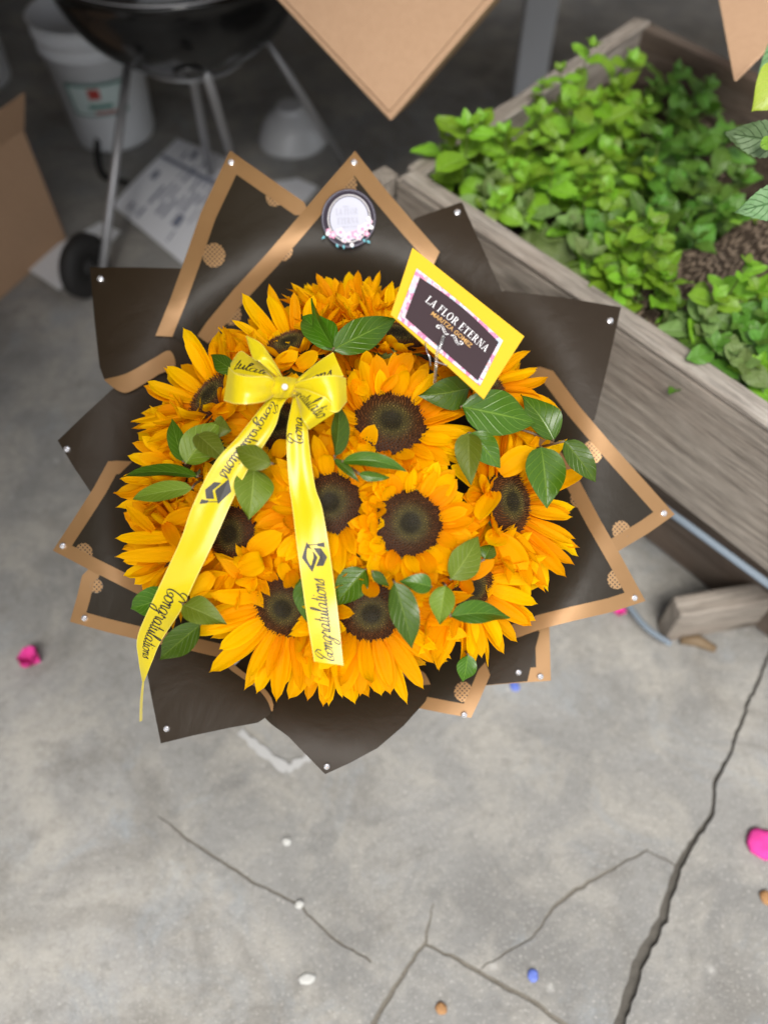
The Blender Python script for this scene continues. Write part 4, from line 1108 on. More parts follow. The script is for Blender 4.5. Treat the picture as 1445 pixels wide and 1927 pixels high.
# ------------------------------------------------------------------ round sticker on the top sheet
fn2 = FLAPS['gold-bordered black sheet at the top, bearing the round sticker']
def spt(x, y, lift): 
    d = fn2(656, 411) + (fn2(656, 460)-fn2(656, 360))/100*(y-411) + (fn2(700, 411)-fn2(612, 411))/88*(x-656)
    return P(x, y, d-.004-lift)
def disc2(cx, cy, rx, ry, n=40, r0=0.0):
    if r0: 
        V = []
        for i in range(n): a = 2*math.pi*i/n; V += [(cx+rx*math.cos(a), cy+ry*math.sin(a)), (cx+(rx-r0)*math.cos(a), cy+(ry-r0)*math.sin(a))]
        return V, [(2*i, (2*i+2) % (2*n), (2*i+3) % (2*n), 2*i+1) for i in range(n)]
    return [(cx+rx*math.cos(2*math.pi*i/n), cy+ry*math.sin(2*math.pi*i/n)) for i in range(n)], [tuple(range(n))]
def sput(name, shape, lift, m, parent=None):
    v, fc = shape; W = [spt(x, y, lift) for x, y in v]; ff = []
    for q in fc:
        a, b, c = W[q[0]], W[q[1]], W[q[2]]; ff.append(q[::-1] if (b-a).cross(c-a).dot(CAM-a) < 0 else q)
    return put(name, W, ff, parent or f2, [M[m] if isinstance(m, str) else m], smooth=False)
M['plum'] = mat('sticker_plum', (.030, .022, .035), .35); M['lav'] = mat('sticker_lavender', (.52, .53, .62), .5); M['pinkp'] = mat('print_pink', (.78, .34, .50), .4); M['pinkl'] = mat('print_blush', (.84, .68, .74), .4); M['teal'] = mat('print_teal', (.15, .45, .52), .4)
stk = sput('sticker', disc2(656, 411, 51.5, 56), 0, 'plum'); stk['label'] = 'round plum sticker with a pale centre and pink flowers'
def sp(name, shape, lift, m):
    o = sput(name, shape, lift, m, f2); o.parent = f2; return o
def sub(name, shape, lift, m):
    v, fc = shape; W = [spt(x, y, lift) for x, y in v]; ff = []
    for q in fc:
        a, b, c = W[q[0]], W[q[1]], W[q[2]]; ff.append(q[::-1] if (b-a).cross(c-a).dot(CAM-a) < 0 else q)
    me = mesh(name, [p - f2.location for p in W], ff, [M[m]], smooth=False); o = link(name, me, stk); return o
sub('ring', disc2(656, 411, 49.5, 53.5, 44, .8), .0005, 'grey_ink')
sub('centre', disc2(657, 411, 36, 41), .0006, 'lav'); sub('ring', disc2(657, 411, 40, 45, 44, 1.6), .0006, 'white_ink')
def stext(shape, w, cx, cy, width, h):
    v, fc = shape; return ([(cx+(x/w-.5)*width, cy-y*h-(x/w-.5)*2) for x, y in v], fc)
(s1, w1) = serif_text('LA FLOR'); sub('lettering', stext(s1, w1, 653, 404, 42, 12), .0010, 'grey_ink')
(s1, w1) = serif_text('ETERNA'); sub('lettering', stext(s1, w1, 655, 421, 40, 11.5), .0010, 'grey_ink')
(s1, w1) = sans_text('Maritza Gomez'); sub('lettering', stext(s1, w1, 659, 428, 28, 3.6), .0010, 'grey_ink')
sub('dash', rect(645, 388, 657, 389.2), .0010, 'grey_ink')
fl = []
for (x, y, r) in [(626, 442, 8), (640, 437, 9), (655, 446, 10), (668, 441, 9), (681, 431, 10), (692, 424, 8), (618, 434, 5), (648, 452, 6), (676, 446, 7), (690, 440, 6), (697, 417, 5)]: fl.append((x, y, r))
for k, (x, y, r) in enumerate(fl):
    pts = [(x+r*(1+.22*math.cos(5*a))*math.cos(a)*.8, y+r*(1+.22*math.cos(5*a))*math.sin(a)*.8) for a in np.linspace(0, 2*math.pi, 25)[:-1]]
    sub('printed_flower', (pts, [tuple(range(24))]), .0012+.00008*k, 'pinkl' if k % 3 else 'pinkp'); sub('printed_flower', disc2(x+1, y, r*.38, r*.38, 9), .0022+.00006*k, 'pinkp' if k % 3 else 'pinkl')
for (x, y, a) in [(633, 458, 1.2), (647, 460, 1.6), (683, 449, 1.0), (690, 452, .7), (612, 444, 2.4), (664, 458, 1.6)]:
    q = [(0, 0), (4, 2.4), (9, 0), (4, -2.4)]; pts = [(x+u*math.cos(a)-v_*math.sin(a), y+u*math.sin(a)+v_*math.cos(a)) for u, v_ in q]
    sub('printed_leaf', (pts, [(0, 1, 2, 3)]), .0011, 'teal')
for (x, y) in [(617, 440), (662, 461), (699, 428), (694, 411)]: sub('printed_flower', disc2(x, y, 4, 4, 9), .0021, 'white_ink')
# ------------------------------------------------------------------ mint in the planter
def mint_mesh(seed, m):
    V, Fc, uv = leaf_shape(20, 4, serr=.032, crinkle=.10, fold=.22, curl=.25, seed=seed, wav=.05, blunt=True)
    return mesh('leaf', [(p.x*.64, p.y, p.z*.64) for p in V], Fc, [M[m]], uv=uv)
MINT = {m: [mint_mesh(10*k+3, m) for k in range(5)] for m in ('mint', 'mint_dark', 'mint_pale')}
def mint_sprig(px, py, z, size, m, label, group, nodes=3, top=4):
    tip = Pz(px, py, z); base = Vector((tip.x+random.uniform(-.04, .04), tip.y+random.uniform(-.02, .05), ZS-.01))
    # keep the root inside the planter
    rel = base-A3; 
    size = size*random.uniform(1.25, 1.6); z = z + random.uniform(-.01, .05); root = thing('mint_plant', label, 'mint plant', base, group)
    pts = catmull([base, base.lerp(tip, .5)+Vector((random.uniform(-.015, .015), random.uniform(-.015, .015), .01)), tip], 6)
    pts = [Vector(p) for p in pts]
    v, f = tube(pts, [.0024-.0012*i/len(pts) for i in range(len(pts))], 6); put('stem', v, f, root, [M['stem']])
    ax = (pts[-1]-pts[-4]).normalized(); q = ax.to_track_quat('Z', 'Y'); a0 = random.uniform(0, 6.28)
    def add(p, a, e, s):
        ob = bpy.data.objects.new('leaf', random.choice(MINT[m])); COL.objects.link(ob); ob.parent = root
        Lc = p-base
        ob.matrix_basis = (Matrix.Translation(Lc) @ q.to_matrix().to_4x4() @ Matrix.Rotation(a, 4, 'Z') @ Matrix.Rotation(e, 4, 'X') @ Matrix.Rotation(random.gauss(0, .15), 4, 'Y') @ Matrix.Diagonal((s*random.uniform(.85, 1.1), s, s, 1)))
    L = len(pts)-1
    for k in range(nodes):
        t = 1-.24*k-.05; p = pts[max(1, int(L*t))] if t > 0 else pts[1]
        for s in (0, 1):
            if True: add(p, a0+k*math.pi/2+s*math.pi+random.gauss(0, .2), .25-.12*k+random.gauss(0, .15), size*(.70+.20*k)*random.uniform(.85, 1.12))
    for k in range(top): add(pts[-1], a0+math.pi/4+k*2*math.pi/top, .75+random.gauss(0, .1), size*.38)
G = 'mint sprigs growing in the planter'
mint = [ # px, py, z, size, mat, label
 (1112, 90, .70, .048, 'mint', 'tall bright mint sprig at the back left of the planter'), (1055, 135, .66, .040, 'mint', 'bright mint sprig drooping over the planter end board'),
 (880, 240, .66, .060, 'mint', 'mint sprig leaning out over the left corner of the planter'), (1085, 690-500, .66, .05, 'mint', None),
 (1125, 190, .64, .058, 'mint', None), (1185, 115, .62, .05, 'mint', None), (1018, 215, .63, .052, 'mint', None), (1000, 265, .6, .045, 'mint', None), (962, 318, .58, .04, 'mint', None),
 (1040, 312, .60, .052, 'mint', None), (872, 300, .56, .05, 'mint', None), (990, 340, .57, .055, 'mint', None), (1065, 360, .55, .04, 'mint', None), (985, 390, .54, .042, 'mint_pale', None), (905, 335, .53, .035, 'mint_pale', None),
 (925, 275, .58, .035, 'mint', None), (1270, 135, .56, .052, 'mint_dark', None), (1235, 160, .55, .04, 'mint_dark', None), (1275, 215, .58, .058, 'mint_dark', None), (1335, 205, .55, .06, 'mint_dark', None),
 (1240, 265, .60, .062, 'mint_dark', 'large-leaved dark mint sprig in the middle of the planter'), (1305, 275, .57, .058, 'mint_dark', None), (1320, 330, .56, .05, 'mint_dark', None), (1230, 330, .58, .055, 'mint_dark', None), (1185, 290, .56, .042, 'mint', None), (1145, 285, .55, .04, 'mint', None),
 (1140, 350, .57, .05, 'mint', None), (1265, 345, .57, .055, 'mint_dark', None), (1190, 235, .56, .04, 'mint', None), (1080, 420, .53, .035, 'mint_pale', None),
 (1185, 425, .63, .046, 'mint', None), (1225, 425, .65, .052, 'mint', 'glossy bright mint rosette at the front, above the planter rail'), (1170, 465, .60, .042, 'mint', None), (1115, 480, .58, .05, 'mint_pale', None), (1235, 470, .62, .05, 'mint', None),
 (1180, 520, .58, .046, 'mint', None), (1245, 510, .58, .046, 'mint', None), (1295, 410, .56, .038, 'mint_dark', None), (1245, 395, .56, .05, 'mint_dark', None), (1140, 430, .56, .05, 'mint_dark', None), (1255, 560, .55, .034, 'mint', None), (1200, 565, .54, .032, 'mint_pale', None), (1115, 540, .53, .03, 'mint_pale', None),
 (1405, 500, .64, .040, 'mint', 'small mint sprig with yellow tip in front of the log, at the right edge'), (1345, 560, .60, .045, 'mint', None), (1425, 545, .60, .052, 'mint', None), (1390, 610, .58, .048, 'mint_dark', None), (1330, 630, .56, .03, 'mint_pale', None), (1300, 600, .55, .03, 'mint_pale', None),
 (1430, 640, .58, .046, 'mint_dark', None), (1375, 660, .57, .048, 'mint_pale', None), (1300, 645, .54, .028, 'mint_pale', None), (1255, 605, .53, .03, 'mint_pale', None), (1425, 690, .56, .045, 'mint', None), (1445, 590, .58, .05, 'mint_dark', None), (1440, 740, .53, .04, 'mint_pale', None), (1350, 600, .56, .036, 'mint', None),
 (1215, 205, .57, .05, 'mint', None), (1165, 160, .58, .05, 'mint', None), (1330, 160, .54, .045, 'mint_dark', None), (1020, 160, .6, .03, 'mint', None)]
mint += [(838, 240, .62, .05, 'mint', None), (855, 285, .57, .045, 'mint', None), (905, 228, .64, .045, 'mint', None), (950, 250, .62, .045, 'mint', None), (1375, 255, .55, .05, 'mint_dark', None), (1395, 330, .56, .05, 'mint_dark', None), (1345, 385, .55, .05, 'mint_dark', None), (1310, 450, .56, .045, 'mint_dark', None), (1425, 430, .56, .045, 'mint', None)]
rm = random.Random(21)
for (x0, x1, y0, y1, zz, k, ms) in ((880, 1060, 260, 400, .555, 6, ('mint', 'mint_pale')), (1060, 1330, 170, 420, .57, 12, ('mint', 'mint_dark')), (1130, 1290, 400, 560, .575, 6, ('mint',)), (1290, 1445, 560, 740, .56, 7, ('mint', 'mint_pale', 'mint_dark')), (1310, 1420, 330, 470, .53, 4, ('mint_dark',))):
    for _ in range(k): mint.append((rm.randint(x0, x1), rm.randint(y0, y1), zz+rm.uniform(-.02, .03), rm.uniform(.036, .052), rm.choice(ms), None))
mint = [m_ for m_ in mint if m_[0] > 1000 or m_[1] > 215 + (1000-m_[0])*.0]
def inside(m_):
    r_ = Pz(m_[0], m_[1], ZR) - A3; r_.z = 0; return m_[5] is not None or (r_.dot(-n1) > .055 and r_.dot(-n2) > .05)
mint = [m_ for k_, m_ in enumerate(mint) if k_ < 71 or inside(m_)]
def zone(px, py):
    if px < 930: return 'over the left corner of the planter'
    if py < 170 and px < 1220: return 'by the planter end board'
    if px < 1100: return 'behind the left front rail'
    if px >= 1320 and py >= 480: return 'around the bark log'
    if py >= 540: return 'between front rail and log'
    if py >= 385: return 'in the front cluster'
    if px >= 1200: return 'below the right cardboard corner'
    return 'in the middle of the planter'
LOOK = {'mint': 'bright green mint sprig', 'mint_dark': 'deep green mint sprig', 'mint_pale': 'dusty pale mint sprig'}
ORD = ['first', 'second', 'third', 'fourth', 'fifth', 'sixth', 'seventh', 'eighth', 'ninth', 'tenth', 'eleventh', 'twelfth', 'thirteenth', 'fourteenth', 'fifteenth', 'sixteenth']
grp = {}
for e in mint: grp.setdefault((e[4], zone(e[0], e[1])), []).append(e)
for (m, zn), es in grp.items():
    es = sorted(es, key=lambda e: (e[5] is not None, e[0])); free = [e for e in es if e[5] is None]
    for e in es:
        lb = e[5]
        if lb is None:
            k = free.index(e); lb = LOOK[m] + ' ' + zn
            if len(free) > 1: lb = (ORD[k] + ' ' + LOOK[m] + ' from the left ' + zn)
        mint_sprig(e[0], e[1], e[2], e[3], m, lb, G, nodes=random.choice((3, 3, 4)))
# big leaves leaning in at the right edge, nearer the lens
side = thing('mint_plant', 'tall stem with big grey-green leaves leaning in at the right edge', 'mint plant', Pz(1560, 420, ZS), G)
for base, tip, w, d, m in (((1475, 268), (1364, 250), 64, 1.02, 'mint_grey'), ((1490, 372), (1386, 398), 66, 1.0, 'mint_grey'), ((1430, 275), (1460, 262), 26, 1.0, 'mint')):
    px_leaf(side, base, tip, w, depth=d, m=m, serr=.03, crinkle=.12, fold=.22, curl=.3, n=20)
v, f = tube(catmull([Pz(1560, 420, ZS), P(1530, 380, 1.08), P(1490, 320, 1.0), P(1480, 255, .98)], 5), .003, 8); put('stem', v, f, side, [M['stem']])
lime = thing('lime_plant', 'lime yellow leaf at the right edge under the cardboard corner', 'plant', Pz(1540, 300, ZS))
px_leaf(lime, (1490, 130), (1418, 205), 88, depth=1.05, m='leaf_lime', fold=.2, curl=.4, n=18); px_leaf(lime, (1500, 60), (1425, 150), 60, depth=1.12, m='mint_grey', n=18)
v, f = tube(catmull([Pz(1540, 300, ZS), P(1520, 200, 1.12), P(1495, 120, 1.05)], 5), .003, 8); put('stem', v, f, lime, [M['stem']])
# ------------------------------------------------------------------ cardboard boxes at the top
def solve_frame(corner, d, dirs, iters=4000, seed=3):
    """orthonormal edges whose image directions match dirs"""
    rr = random.Random(seed); tg = [math.atan2(b, a) for a, b in dirs]; c = P(*corner, d)
    def cost(q):
        e = 0
        for k, ax in enumerate((Vector((1, 0, 0)), Vector((0, 1, 0)), Vector((0, 0, 1)))):
            w = q @ ax; p = c+w*.05-CAM; x, y = p.dot(RT)/p.dot(FW)*F+CX-corner[0], p.dot(DN)/p.dot(FW)*F+CY-corner[1]
            da = math.atan2(y, x)-tg[k]; da = (da+math.pi) % (2*math.pi)-math.pi; e += da*da
            if k < 2: e += .04*max(0, .5-math.hypot(x, y)/(.05*F/d))**2
        w = q @ Vector((0, 0, 1))
        if w.dot(FW) < 0: e += 5
        return e
    best = None
    for t in range(60):
        q = Quaternion((rr.gauss(0, 1), rr.gauss(0, 1), rr.gauss(0, 1), rr.gauss(0, 1))).normalized(); cq = cost(q); s = .5
        for k in range(120):
            q2 = (Quaternion((1, rr.gauss(0, s), rr.gauss(0, s), rr.gauss(0, s))).normalized() @ q).normalized(); c2 = cost(q2)
            if c2 < cq: q, cq = q2, c2
            else: s *= .96
        if best is None or cq < best[0]: best = (cq, q)
    return c, [best[1] @ Vector(v) for v in ((1, 0, 0), (0, 1, 0), (0, 0, 1))]
def carton(label, corner, d, dirs, size, seed=3):
    c, (a, b, e) = solve_frame(corner, d, dirs, seed=seed)
    root = thing('cardboard_box', label, 'cardboard box', c)
    v, f = box_from(c, a*size[0], b*size[1], e*size[2]); o = put('body', v, f, root, [M['cardboard']], smooth=False); bevel(o, .004, 2)
    # double edge of the folded lid and the taped seam on the big face
    out = (a.cross(b)).normalized(); out = out if out.dot(e) < 0 else -out
    v, f = box_from(c+out*.001+a*.012+b*.010, a*(size[0]-.024), b*(size[1]*.5-.012), out*.003); o = put('flap', v, f, root, [M['cardboard']], smooth=False); bevel(o, .0015, 1)
    v, f = box_from(c+out*.001+a*.012+b*(size[1]*.5+.001), a*(size[0]-.024), b*(size[1]*.5-.012), out*.003); o = put('flap', v, f, root, [M['cardboard']], smooth=False); bevel(o, .0015, 1)
    return root
carton('cardboard box tipped on its corner at the top middle, above the gold sheets', (735, 229), 1.42, [(-220, -229), (200, -229), (262, -229)], (.75, .62, .40))
b2 = thing('cardboard_box', 'cardboard box corner jutting in at the top right over the mint', 'cardboard box', P(1380, 152, 1.22))
def slab_px(name, pts, th, parent, m='cardboard'):
    a = [P(*p) for p in pts]; nrm = (a[1]-a[0]).cross(a[2]-a[0]).normalized()
    if nrm.dot(CAM-a[0]) < 0: a = a[::-1]; nrm = -nrm
    k = len(a); V = a + [p - nrm*th for p in a]
    o = put(name, V, [tuple(range(k)), tuple(range(k, 2*k))[::-1]] + [(i, i+k, (i+1) % k+k, (i+1) % k) for i in range(k)], parent, [M[m]], smooth=False); bevel(o, .0012, 1); return o
slab_px('flap', [(1380, 152, 1.22), (1346, -30, 1.40), (1330, -110, 1.50), (1640, -110, 1.50), (1560, -28, 1.36)], .0045, b2)
bx0 = P(1330, -112, 1.50)
v, f = box_from((bx0.x-.02, max(bx0.y, 1.97), .725), (.62, 0, 0), (0, .42, 0), (0, 0, .32)); o = put('body', v, f, b2, [M['cardboard']], smooth=False); bevel(o, .004, 2)
# low work table behind, carrying both boxes
tb = thing('work_table', 'wooden table standing behind the planter, one pale leg in view', 'table', Pz(985, 186, 0))
LG = Pz(990, 178, 0)
v, f, uv = prism((LG.x, LG.y, .66), (LG.x, LG.y, 0), Vector((0, 1, 0)), .10, .05); o = put('leg', v, f, tb, [M['alu']], smooth=False)
M['grey_paint'] = mat('grey_paint', (.62, .63, .65), .6); o.data.materials.clear(); o.data.materials.append(M['grey_paint'])
v, f = box_from((LG.x-1.15, 1.95, .661), (2.9, 0, 0), (0, 1.25, 0), (0, 0, .03)); put('tabletop', v, f, tb, [M['wood_brown']], smooth=False, uv=[(p.x, p.y) for p in map(Vector, v)])
for x in (-1.2, 1.4):
    v, f, uv = prism((LG.x+x, LG.y+.4, .66), (LG.x+x, LG.y+.4, 0), Vector((0, 1, 0)), .08, .05); put('leg', v, f, tb, [M['grey_paint']], smooth=False)
# brown box at the left edge
b0 = Pz(130, 455, .0); 
lb = thing('cardboard_box', 'tall brown cardboard box cut off by the left edge, beside the grill', 'cardboard box', Pz(40, 560, 0))
c = Pz(128, 452, 0); t_ = Pz(0, 566, 0)
ey = (t_-c); ey.z = 0; ey.normalize(); ex = Vector((-ey.y, ey.x, 0)); ex = ex if ex.x < 0 else -ex
v, f = box_from(c, ex*.42, ey*.34, Vector((0, 0, .34))); o = put('body', v, f, lb, [M['cardboard']], smooth=False); bevel(o, .004)
for (p0, e_, hh) in ((c+Vector((0, 0, .34)), ey*.34, ex*-.05+Vector((0, 0, .10))), (c+Vector((0, 0, .34))+ex*.42, ey*.34, ex*.06+Vector((0, 0, .10)))):
    v = [p0, p0+e_, p0+e_+hh, p0+hh]; o = put('flap', v, [(0, 1, 2, 3)], lb, [M['cardboard']], smooth=False); thicken(o, .004)
# ------------------------------------------------------------------ kettle grill
RZ, RR, RD = .66, .30, .245
near = Pz(295, 26, RZ); GC = Vector((near.x-.01, near.y+RR, RZ))
gr = thing('kettle_grill', 'black kettle barbecue grill on thin metal legs behind the bouquet', 'grill', (GC.x, GC.y, 0))
prof = [(RR*math.sin(t), -RD*math.cos(t)) for t in np.linspace(.05, math.pi/2, 16)] + [(RR+.006, .002), (RR+.008, .010), (RR+.001, .014)]
v, f = lathe(prof, GC, sides=64); put('bowl', v, f, gr, [M['enamel']])
prof = [(RR+.005, .015), (RR+.005, .028), (RR-.002, .034)] + [(RR*math.cos(t), .034+.19*math.sin(t)) for t in np.linspace(.05, math.pi/2-.03, 14)]
v, f = lathe(prof, GC, sides=64); put('lid', v, f, gr, [M['enamel']])
v, f = lathe([(RR+.0035, .013), (RR+.0075, .0155), (RR+.0035, .0185)], GC, sides=64); put('rim', v, f, gr, [M['alu']])
# leg ring under the bowl
rp = [Vector((GC.x+.135*math.cos(a), GC.y+.135*math.sin(a), RZ-RD+.02)) for a in np.linspace(0, 2*math.pi, 49)]
v, f = tube(rp, .006, 8, cap=False); put('leg_ring', v, f, gr, [M['alu']])
# vent on the bowl facing the patio
ta = -1.42; dv = Vector((math.cos(ta), math.sin(ta), 0)); th = .86
vp = GC + dv*RR*math.sin(th) + Vector((0, 0, -RD*math.cos(th))); vn_ = (dv*math.sin(th)/RR + Vector((0, 0, -math.cos(th)/RD))).normalized()
v, f = lathe([(.034, .0), (.036, .004), (.028, .007), (.012, .006), (.008, .012), (.0005, .013)], vp, vn_, 20); put('vent', v, f, gr, [M['vent']])
for top, bot in (((237, 150), (193, 512)), ((366, 160), (398, 330)), ((402, 182), (452, 345)), ((520, 102), (668, 340))):
    t0 = P(*top, (Pz(*top, .40)-CAM).dot(FW)); 
    bt = Pz(*bot, .0)
    if bot[1] > 500: bt = Pz(*bot, .09)
    t0 = t0 + (t0-bt)*.22
    v, f = tube([t0, t0.lerp(bt, .5), bt], .011 if bot[1] > 500 or top[0] > 500 else .012, 10); put('leg', v, f, gr, [M['alu']])
# wheels
WC = Pz(160, 500, .085); wax = Vector((.72, -.30, 0)).normalized()
def wheel(c):
    q = lathe([(.03, -.022), (.075, -.022), (.085, -.012), (.085, .012), (.075, .022), (.03, .022), (.03, -.022)], c, wax, 36); o = put('wheel', *q, gr, [M['rubber']])
    q = lathe([(.001, -.028), (.012, -.028), (.03, -.018), (.03, .018), (.012, .028), (.001, .028)], c, wax, 20); me = mesh('hub', [p-gr.location for p in q[0]], q[1], [M['rubber']]); link('hub', me, o)
wheel(WC); w2 = WC + wax*.42; w2.z = .085; wheel(w2)
v, f = tube([WC, w2], .007, 8); put('axle', v, f, gr, [M['alu']])
# ------------------------------------------------------------------ buckets, hose, bowl, sheets on the floor
def bucket(label, base, r0, r1, h, lid=False):
    root = thing('bucket', label, 'bucket', base)
    prof = [(.001, .004), (r0, .0), (r0+.004, .01), (r1-.008, h*.76), (r1, h*.765), (r1, h*.80), (r1-.006, h*.805), (r1-.004, h*.88), (r1+.004, h*.885), (r1+.004, h*.91), (r1-.003, h*.915), (r1, h*.99), (r1+.006, h), (r1-.004, h), (r0-.002, .03)]
    v, f = lathe(prof if not lid else prof[:-2], base, sides=48); put('body', v, f, root, [M['bucket']])
    if lid:
        v, f = lathe([(r1+.010, h-.02), (r1+.011, h+.008), (r1+.002, h+.012), (r1-.01, h+.004), (.001, h+.004)], base, sides=48); put('lid', v, f, root, [M['bucket']])
    return root
bb = Pz(218, 246, 0); bk = bucket('white bucket with a green-framed label behind the grill leg', bb, .125, .152, .37)
def on_bucket(lon, z, r_off):
    r = .125+(.152-.125)*z/.30+r_off; tow = math.atan2(CAM.y-bb.y, CAM.x-bb.x); a = tow+lon
    return Vector((bb.x+r*math.cos(a), bb.y+r*math.sin(a), z))
def label_patch(name, l0, l1, z0, z1, off, m):
    V, Fc = [], []; n = 12
    for i in range(n+1):
        for z in (z0, z1): V.append(on_bucket(l0+(l1-l0)*i/n, z, off))
    for i in range(n): Fc.append((2*i, 2*i+2, 2*i+3, 2*i+1))
    return put(name, V, Fc, bk, [M[m]])
label_patch('label', -.80, .42, .125, .225, .002, 'green_ink'); label_patch('label', -.74, .36, .131, .219, .003, 'bucket_label'); label_patch('label', -.34, -.10, .180, .212, .004, 'red_ink'); label_patch('label', -.40, .10, .150, .163, .004, 'green_ink'); label_patch('label', -.30, .15, .133, .141, .004, 'red_ink')
bucket('white bucket with lid at the left edge behind the brown box', Pz(-45, 150, 0), .12, .145, .36, True)
hs = catmull([Pz(236, 175, .16), Pz(200, 215, .12), Pz(187, 250, .06), Pz(184, 290, .015), Pz(196, 330, .01), Pz(240, 345, .01)], 6)
v, f = tube(hs, .010, 10); tag(put('hose', v, f, None, [M['rubber']]), 'black hose end curving down in front of the white bucket', 'hose')
wb = Pz(552, 262, 0)
v, f = lathe([(.112, .0), (.115, .006), (.108, .016), (.098, .045), (.080, .075), (.055, .095), (.045, .102), (.045, .112), (.040, .114), (.001, .110)], wb, sides=48)
tag(put('bowl', v, f, None, [M['bowl_white']]), 'shiny white bowl upside down on the floor beside the grill leg', 'bowl')
def floor_sheet(name, label, cat, corners, z, m, lines=0, wob=.006):
    root = thing(name, label, cat, Pz(*corners[0], z)); n = 14; V, Fc = [], []
    cs = [Pz(*c, z) for c in corners]
    def q(u, v_, up=0): 
        p = cs[0].lerp(cs[1], u).lerp(cs[3].lerp(cs[2], u), v_); p.z += wob*(1+math.sin(u*5+v_*3))*.5+up; return p
    for j in range(n+1):
        for i in range(n+1): V.append(q(i/n, j/n))
    for j in range(n):
        for i in range(n): a = j*(n+1)+i; Fc.append((a, a+1, a+n+2, a+n+1))
    o = put('page', V, Fc, root, [M[m]]); thicken(o, .0006)
    parts = []
    for (u0, u1, v0, v1) in (lines or ()):
        VV = []
        for k in range(9):
            u = u0+(u1-u0)*k/8; VV += [q(u, v0, .0016), q(u, v1, .0016)]
        parts.append((VV, [(2*k, 2*k+2, 2*k+3, 2*k+1) for k in range(8)]))
    if parts: v, f = join(parts); put('print', v, f, root, [M['sheet_ink']])
    return root
rr = random.Random(5); ln = []
for k in range(13):
    v0 = .08+k*.068; u = .06
    while u < .8:
        w = rr.uniform(.08, .25)
        if rr.random() < .5: ln.append((u, min(.92, u+w), v0, v0+rr.uniform(.012, .03)))
        u += w+.05
ln += [(.70, .745, .02, .98), (.84, .95, .30, .36), (.45, .56, .1, .16), (.2, .32, .62, .7)]
floor_sheet('printed_sheet', 'large printed sheet lying on the floor under the grill', 'paper', [(212, 388), (334, 260), (470, 318), (352, 505)], .006, 'sheet', ln)
floor_sheet('paper_sheet', 'small white sheet partly under the grill wheel and brown box', 'paper', [(42, 502), (190, 418), (230, 440), (112, 548)], .005, 'plastic_film')
floor_sheet('paper_sheet', 'pale paper behind the gap between the two upper gold-edged sheets', 'paper', [(500, 350), (560, 335), (600, 356), (560, 392)], .004, 'sheet')
# ------------------------------------------------------------------ small things on the floor
def scrap(name, label, cat, px, py, rpx, h, m, seed=0, sy=1.0, group=None):
    rr = random.Random(seed); c = Pz(px, py, 0); d = (c-CAM).dot(FW); r = rpx/F*d
    V, Fc = [], []; n = 14
    for i, (k, zz) in enumerate(((.82, 0.0005), (1, h*.45), (.85, h*.85), (.4, h))):
        for j in range(n):
            a = 2*math.pi*j/n; q = k*r*(1+.07*math.sin(2*a+seed)+.05*math.sin(5*a+2*seed)+.05*rr.uniform(-1, 1)); V.append((c.x+q*math.cos(a), c.y+q*math.sin(a)*sy, c.z+zz*(1+.2*rr.uniform(-1, 1))))
    V.append((c.x, c.y, h*.9))
    for i in range(3):
        for j in range(n): a, b = i*n+j, i*n+(j+1) % n; Fc.append((a, b, b+n, a+n))
    for j in range(n): Fc.append((3*n+j, 3*n+(j+1) % n, 4*n))
    return tag(put(name, V, Fc, None, [M[m]]), label, cat, group)
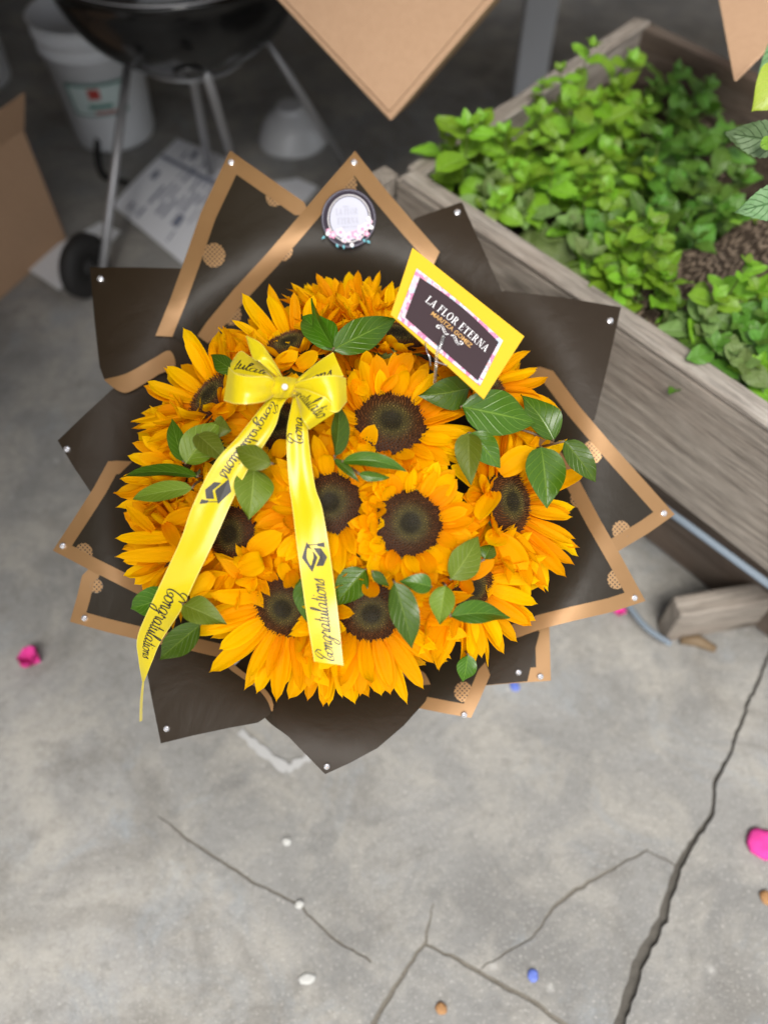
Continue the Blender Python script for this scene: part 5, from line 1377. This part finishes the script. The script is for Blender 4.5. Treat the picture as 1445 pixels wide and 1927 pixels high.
def bloom(label, px, py, rpx, m, seed, n=4):
    rr = random.Random(seed); c = Pz(px, py, .004); d = (c-CAM).dot(FW); r = rpx/F*d; parts = []
    for k in range(n):
        V, Fc, uv = leaf_shape(8, 4, crinkle=.22, fold=.5, curl=-.5, seed=seed*9+k, blunt=True, wav=.16)
        a = 2*math.pi*k/n+rr.uniform(-.5, .5); q = Matrix.Rotation(a, 3, 'Z') @ Matrix.Rotation(rr.uniform(.25, .7), 3, 'X')
        parts.append(([c + q @ Vector((p.x*r*1.25, (p.y-.15)*r*1.0, p.z*r*.9)) + Vector((0, 0, .002*k)) for p in V], Fc))
    v, f = join(parts); v = [Vector((p.x, p.y, max(p.z, .0012))) for p in v]; o = put('flower_petal', v, f, None, [M[m]]); thicken(o, .0004); return tag(o, label, 'petal')
bloom('crumpled pink flower petals on the floor left of the bouquet', 62, 1242, 32, 'pink', 1)
scrap('flower_petal', 'smooth round pink petal cut off by the right edge, beyond the wide crack', 'petal', 1434, 1590, 30, .014, 'pink', 2)
bloom('sliver of magenta petal just under the right gold corner', 1162, 1152, 18, 'pink', 3, 3)
scrap('confetti', 'blue speck peeping out below the square gold-edged corner', 'scrap', 968, 1292, 10, .004, 'blue', 4)
scrap('confetti', 'blue speck on the floor between the two lower cracks', 'scrap', 1002, 1836, 11, .004, 'blue', 5)
scrap('paper_scrap', 'white torn scrap lying low on the left slab', 'scrap', 578, 1842, 17, .003, 'white_scrap', 6, .55)
scrap('pebble', 'white round pebble in the hairline crack', 'pebble', 564, 1702, 8, .006, 'white_scrap', 7)
scrap('pebble', 'white round pebble on the slab above the hairline crack', 'pebble', 540, 1584, 8, .005, 'white_scrap', 8)
scrap('dry_leaf', 'small orange dry leaf fragment at the bottom edge', 'leaf', 830, 1898, 11, .006, 'dry_leaf', 9)
scrap('dry_leaf', 'brown leaf at the right edge below the pink petal', 'leaf', 1440, 1690, 13, .008, 'dry_leaf', 10)
# pale paint mark on the floor under the wrap
def mark(pts, w):
    pg = [Pz(x, y, .004) for x, y in pts]; q = catmull(pg, 5); V, Fc = [], []
    for i, p in enumerate(q):
        p = Vector(p); a, b = Vector(q[max(0, i-1)]), Vector(q[min(len(q)-1, i+1)]); t = (b-a).normalized(); nn = Vector((-t.y, t.x, 0))*w/2*random.uniform(.5, 1.2)
        V += [p+nn, p-nn]
    return V, [(2*i, 2*i+1, 2*i+3, 2*i+2) for i in range(len(q)-1)]
M['paint'] = mat('worn_white_paint', (.43, .43, .42), .9)
v, f = join([mark([(452, 1376), (492, 1412), (540, 1448)], .018), mark([(540, 1450), (560, 1436), (584, 1424)], .016)])
o = put('paint_mark', v, f, None, [M['paint']], smooth=False); o['kind'] = 'structure'
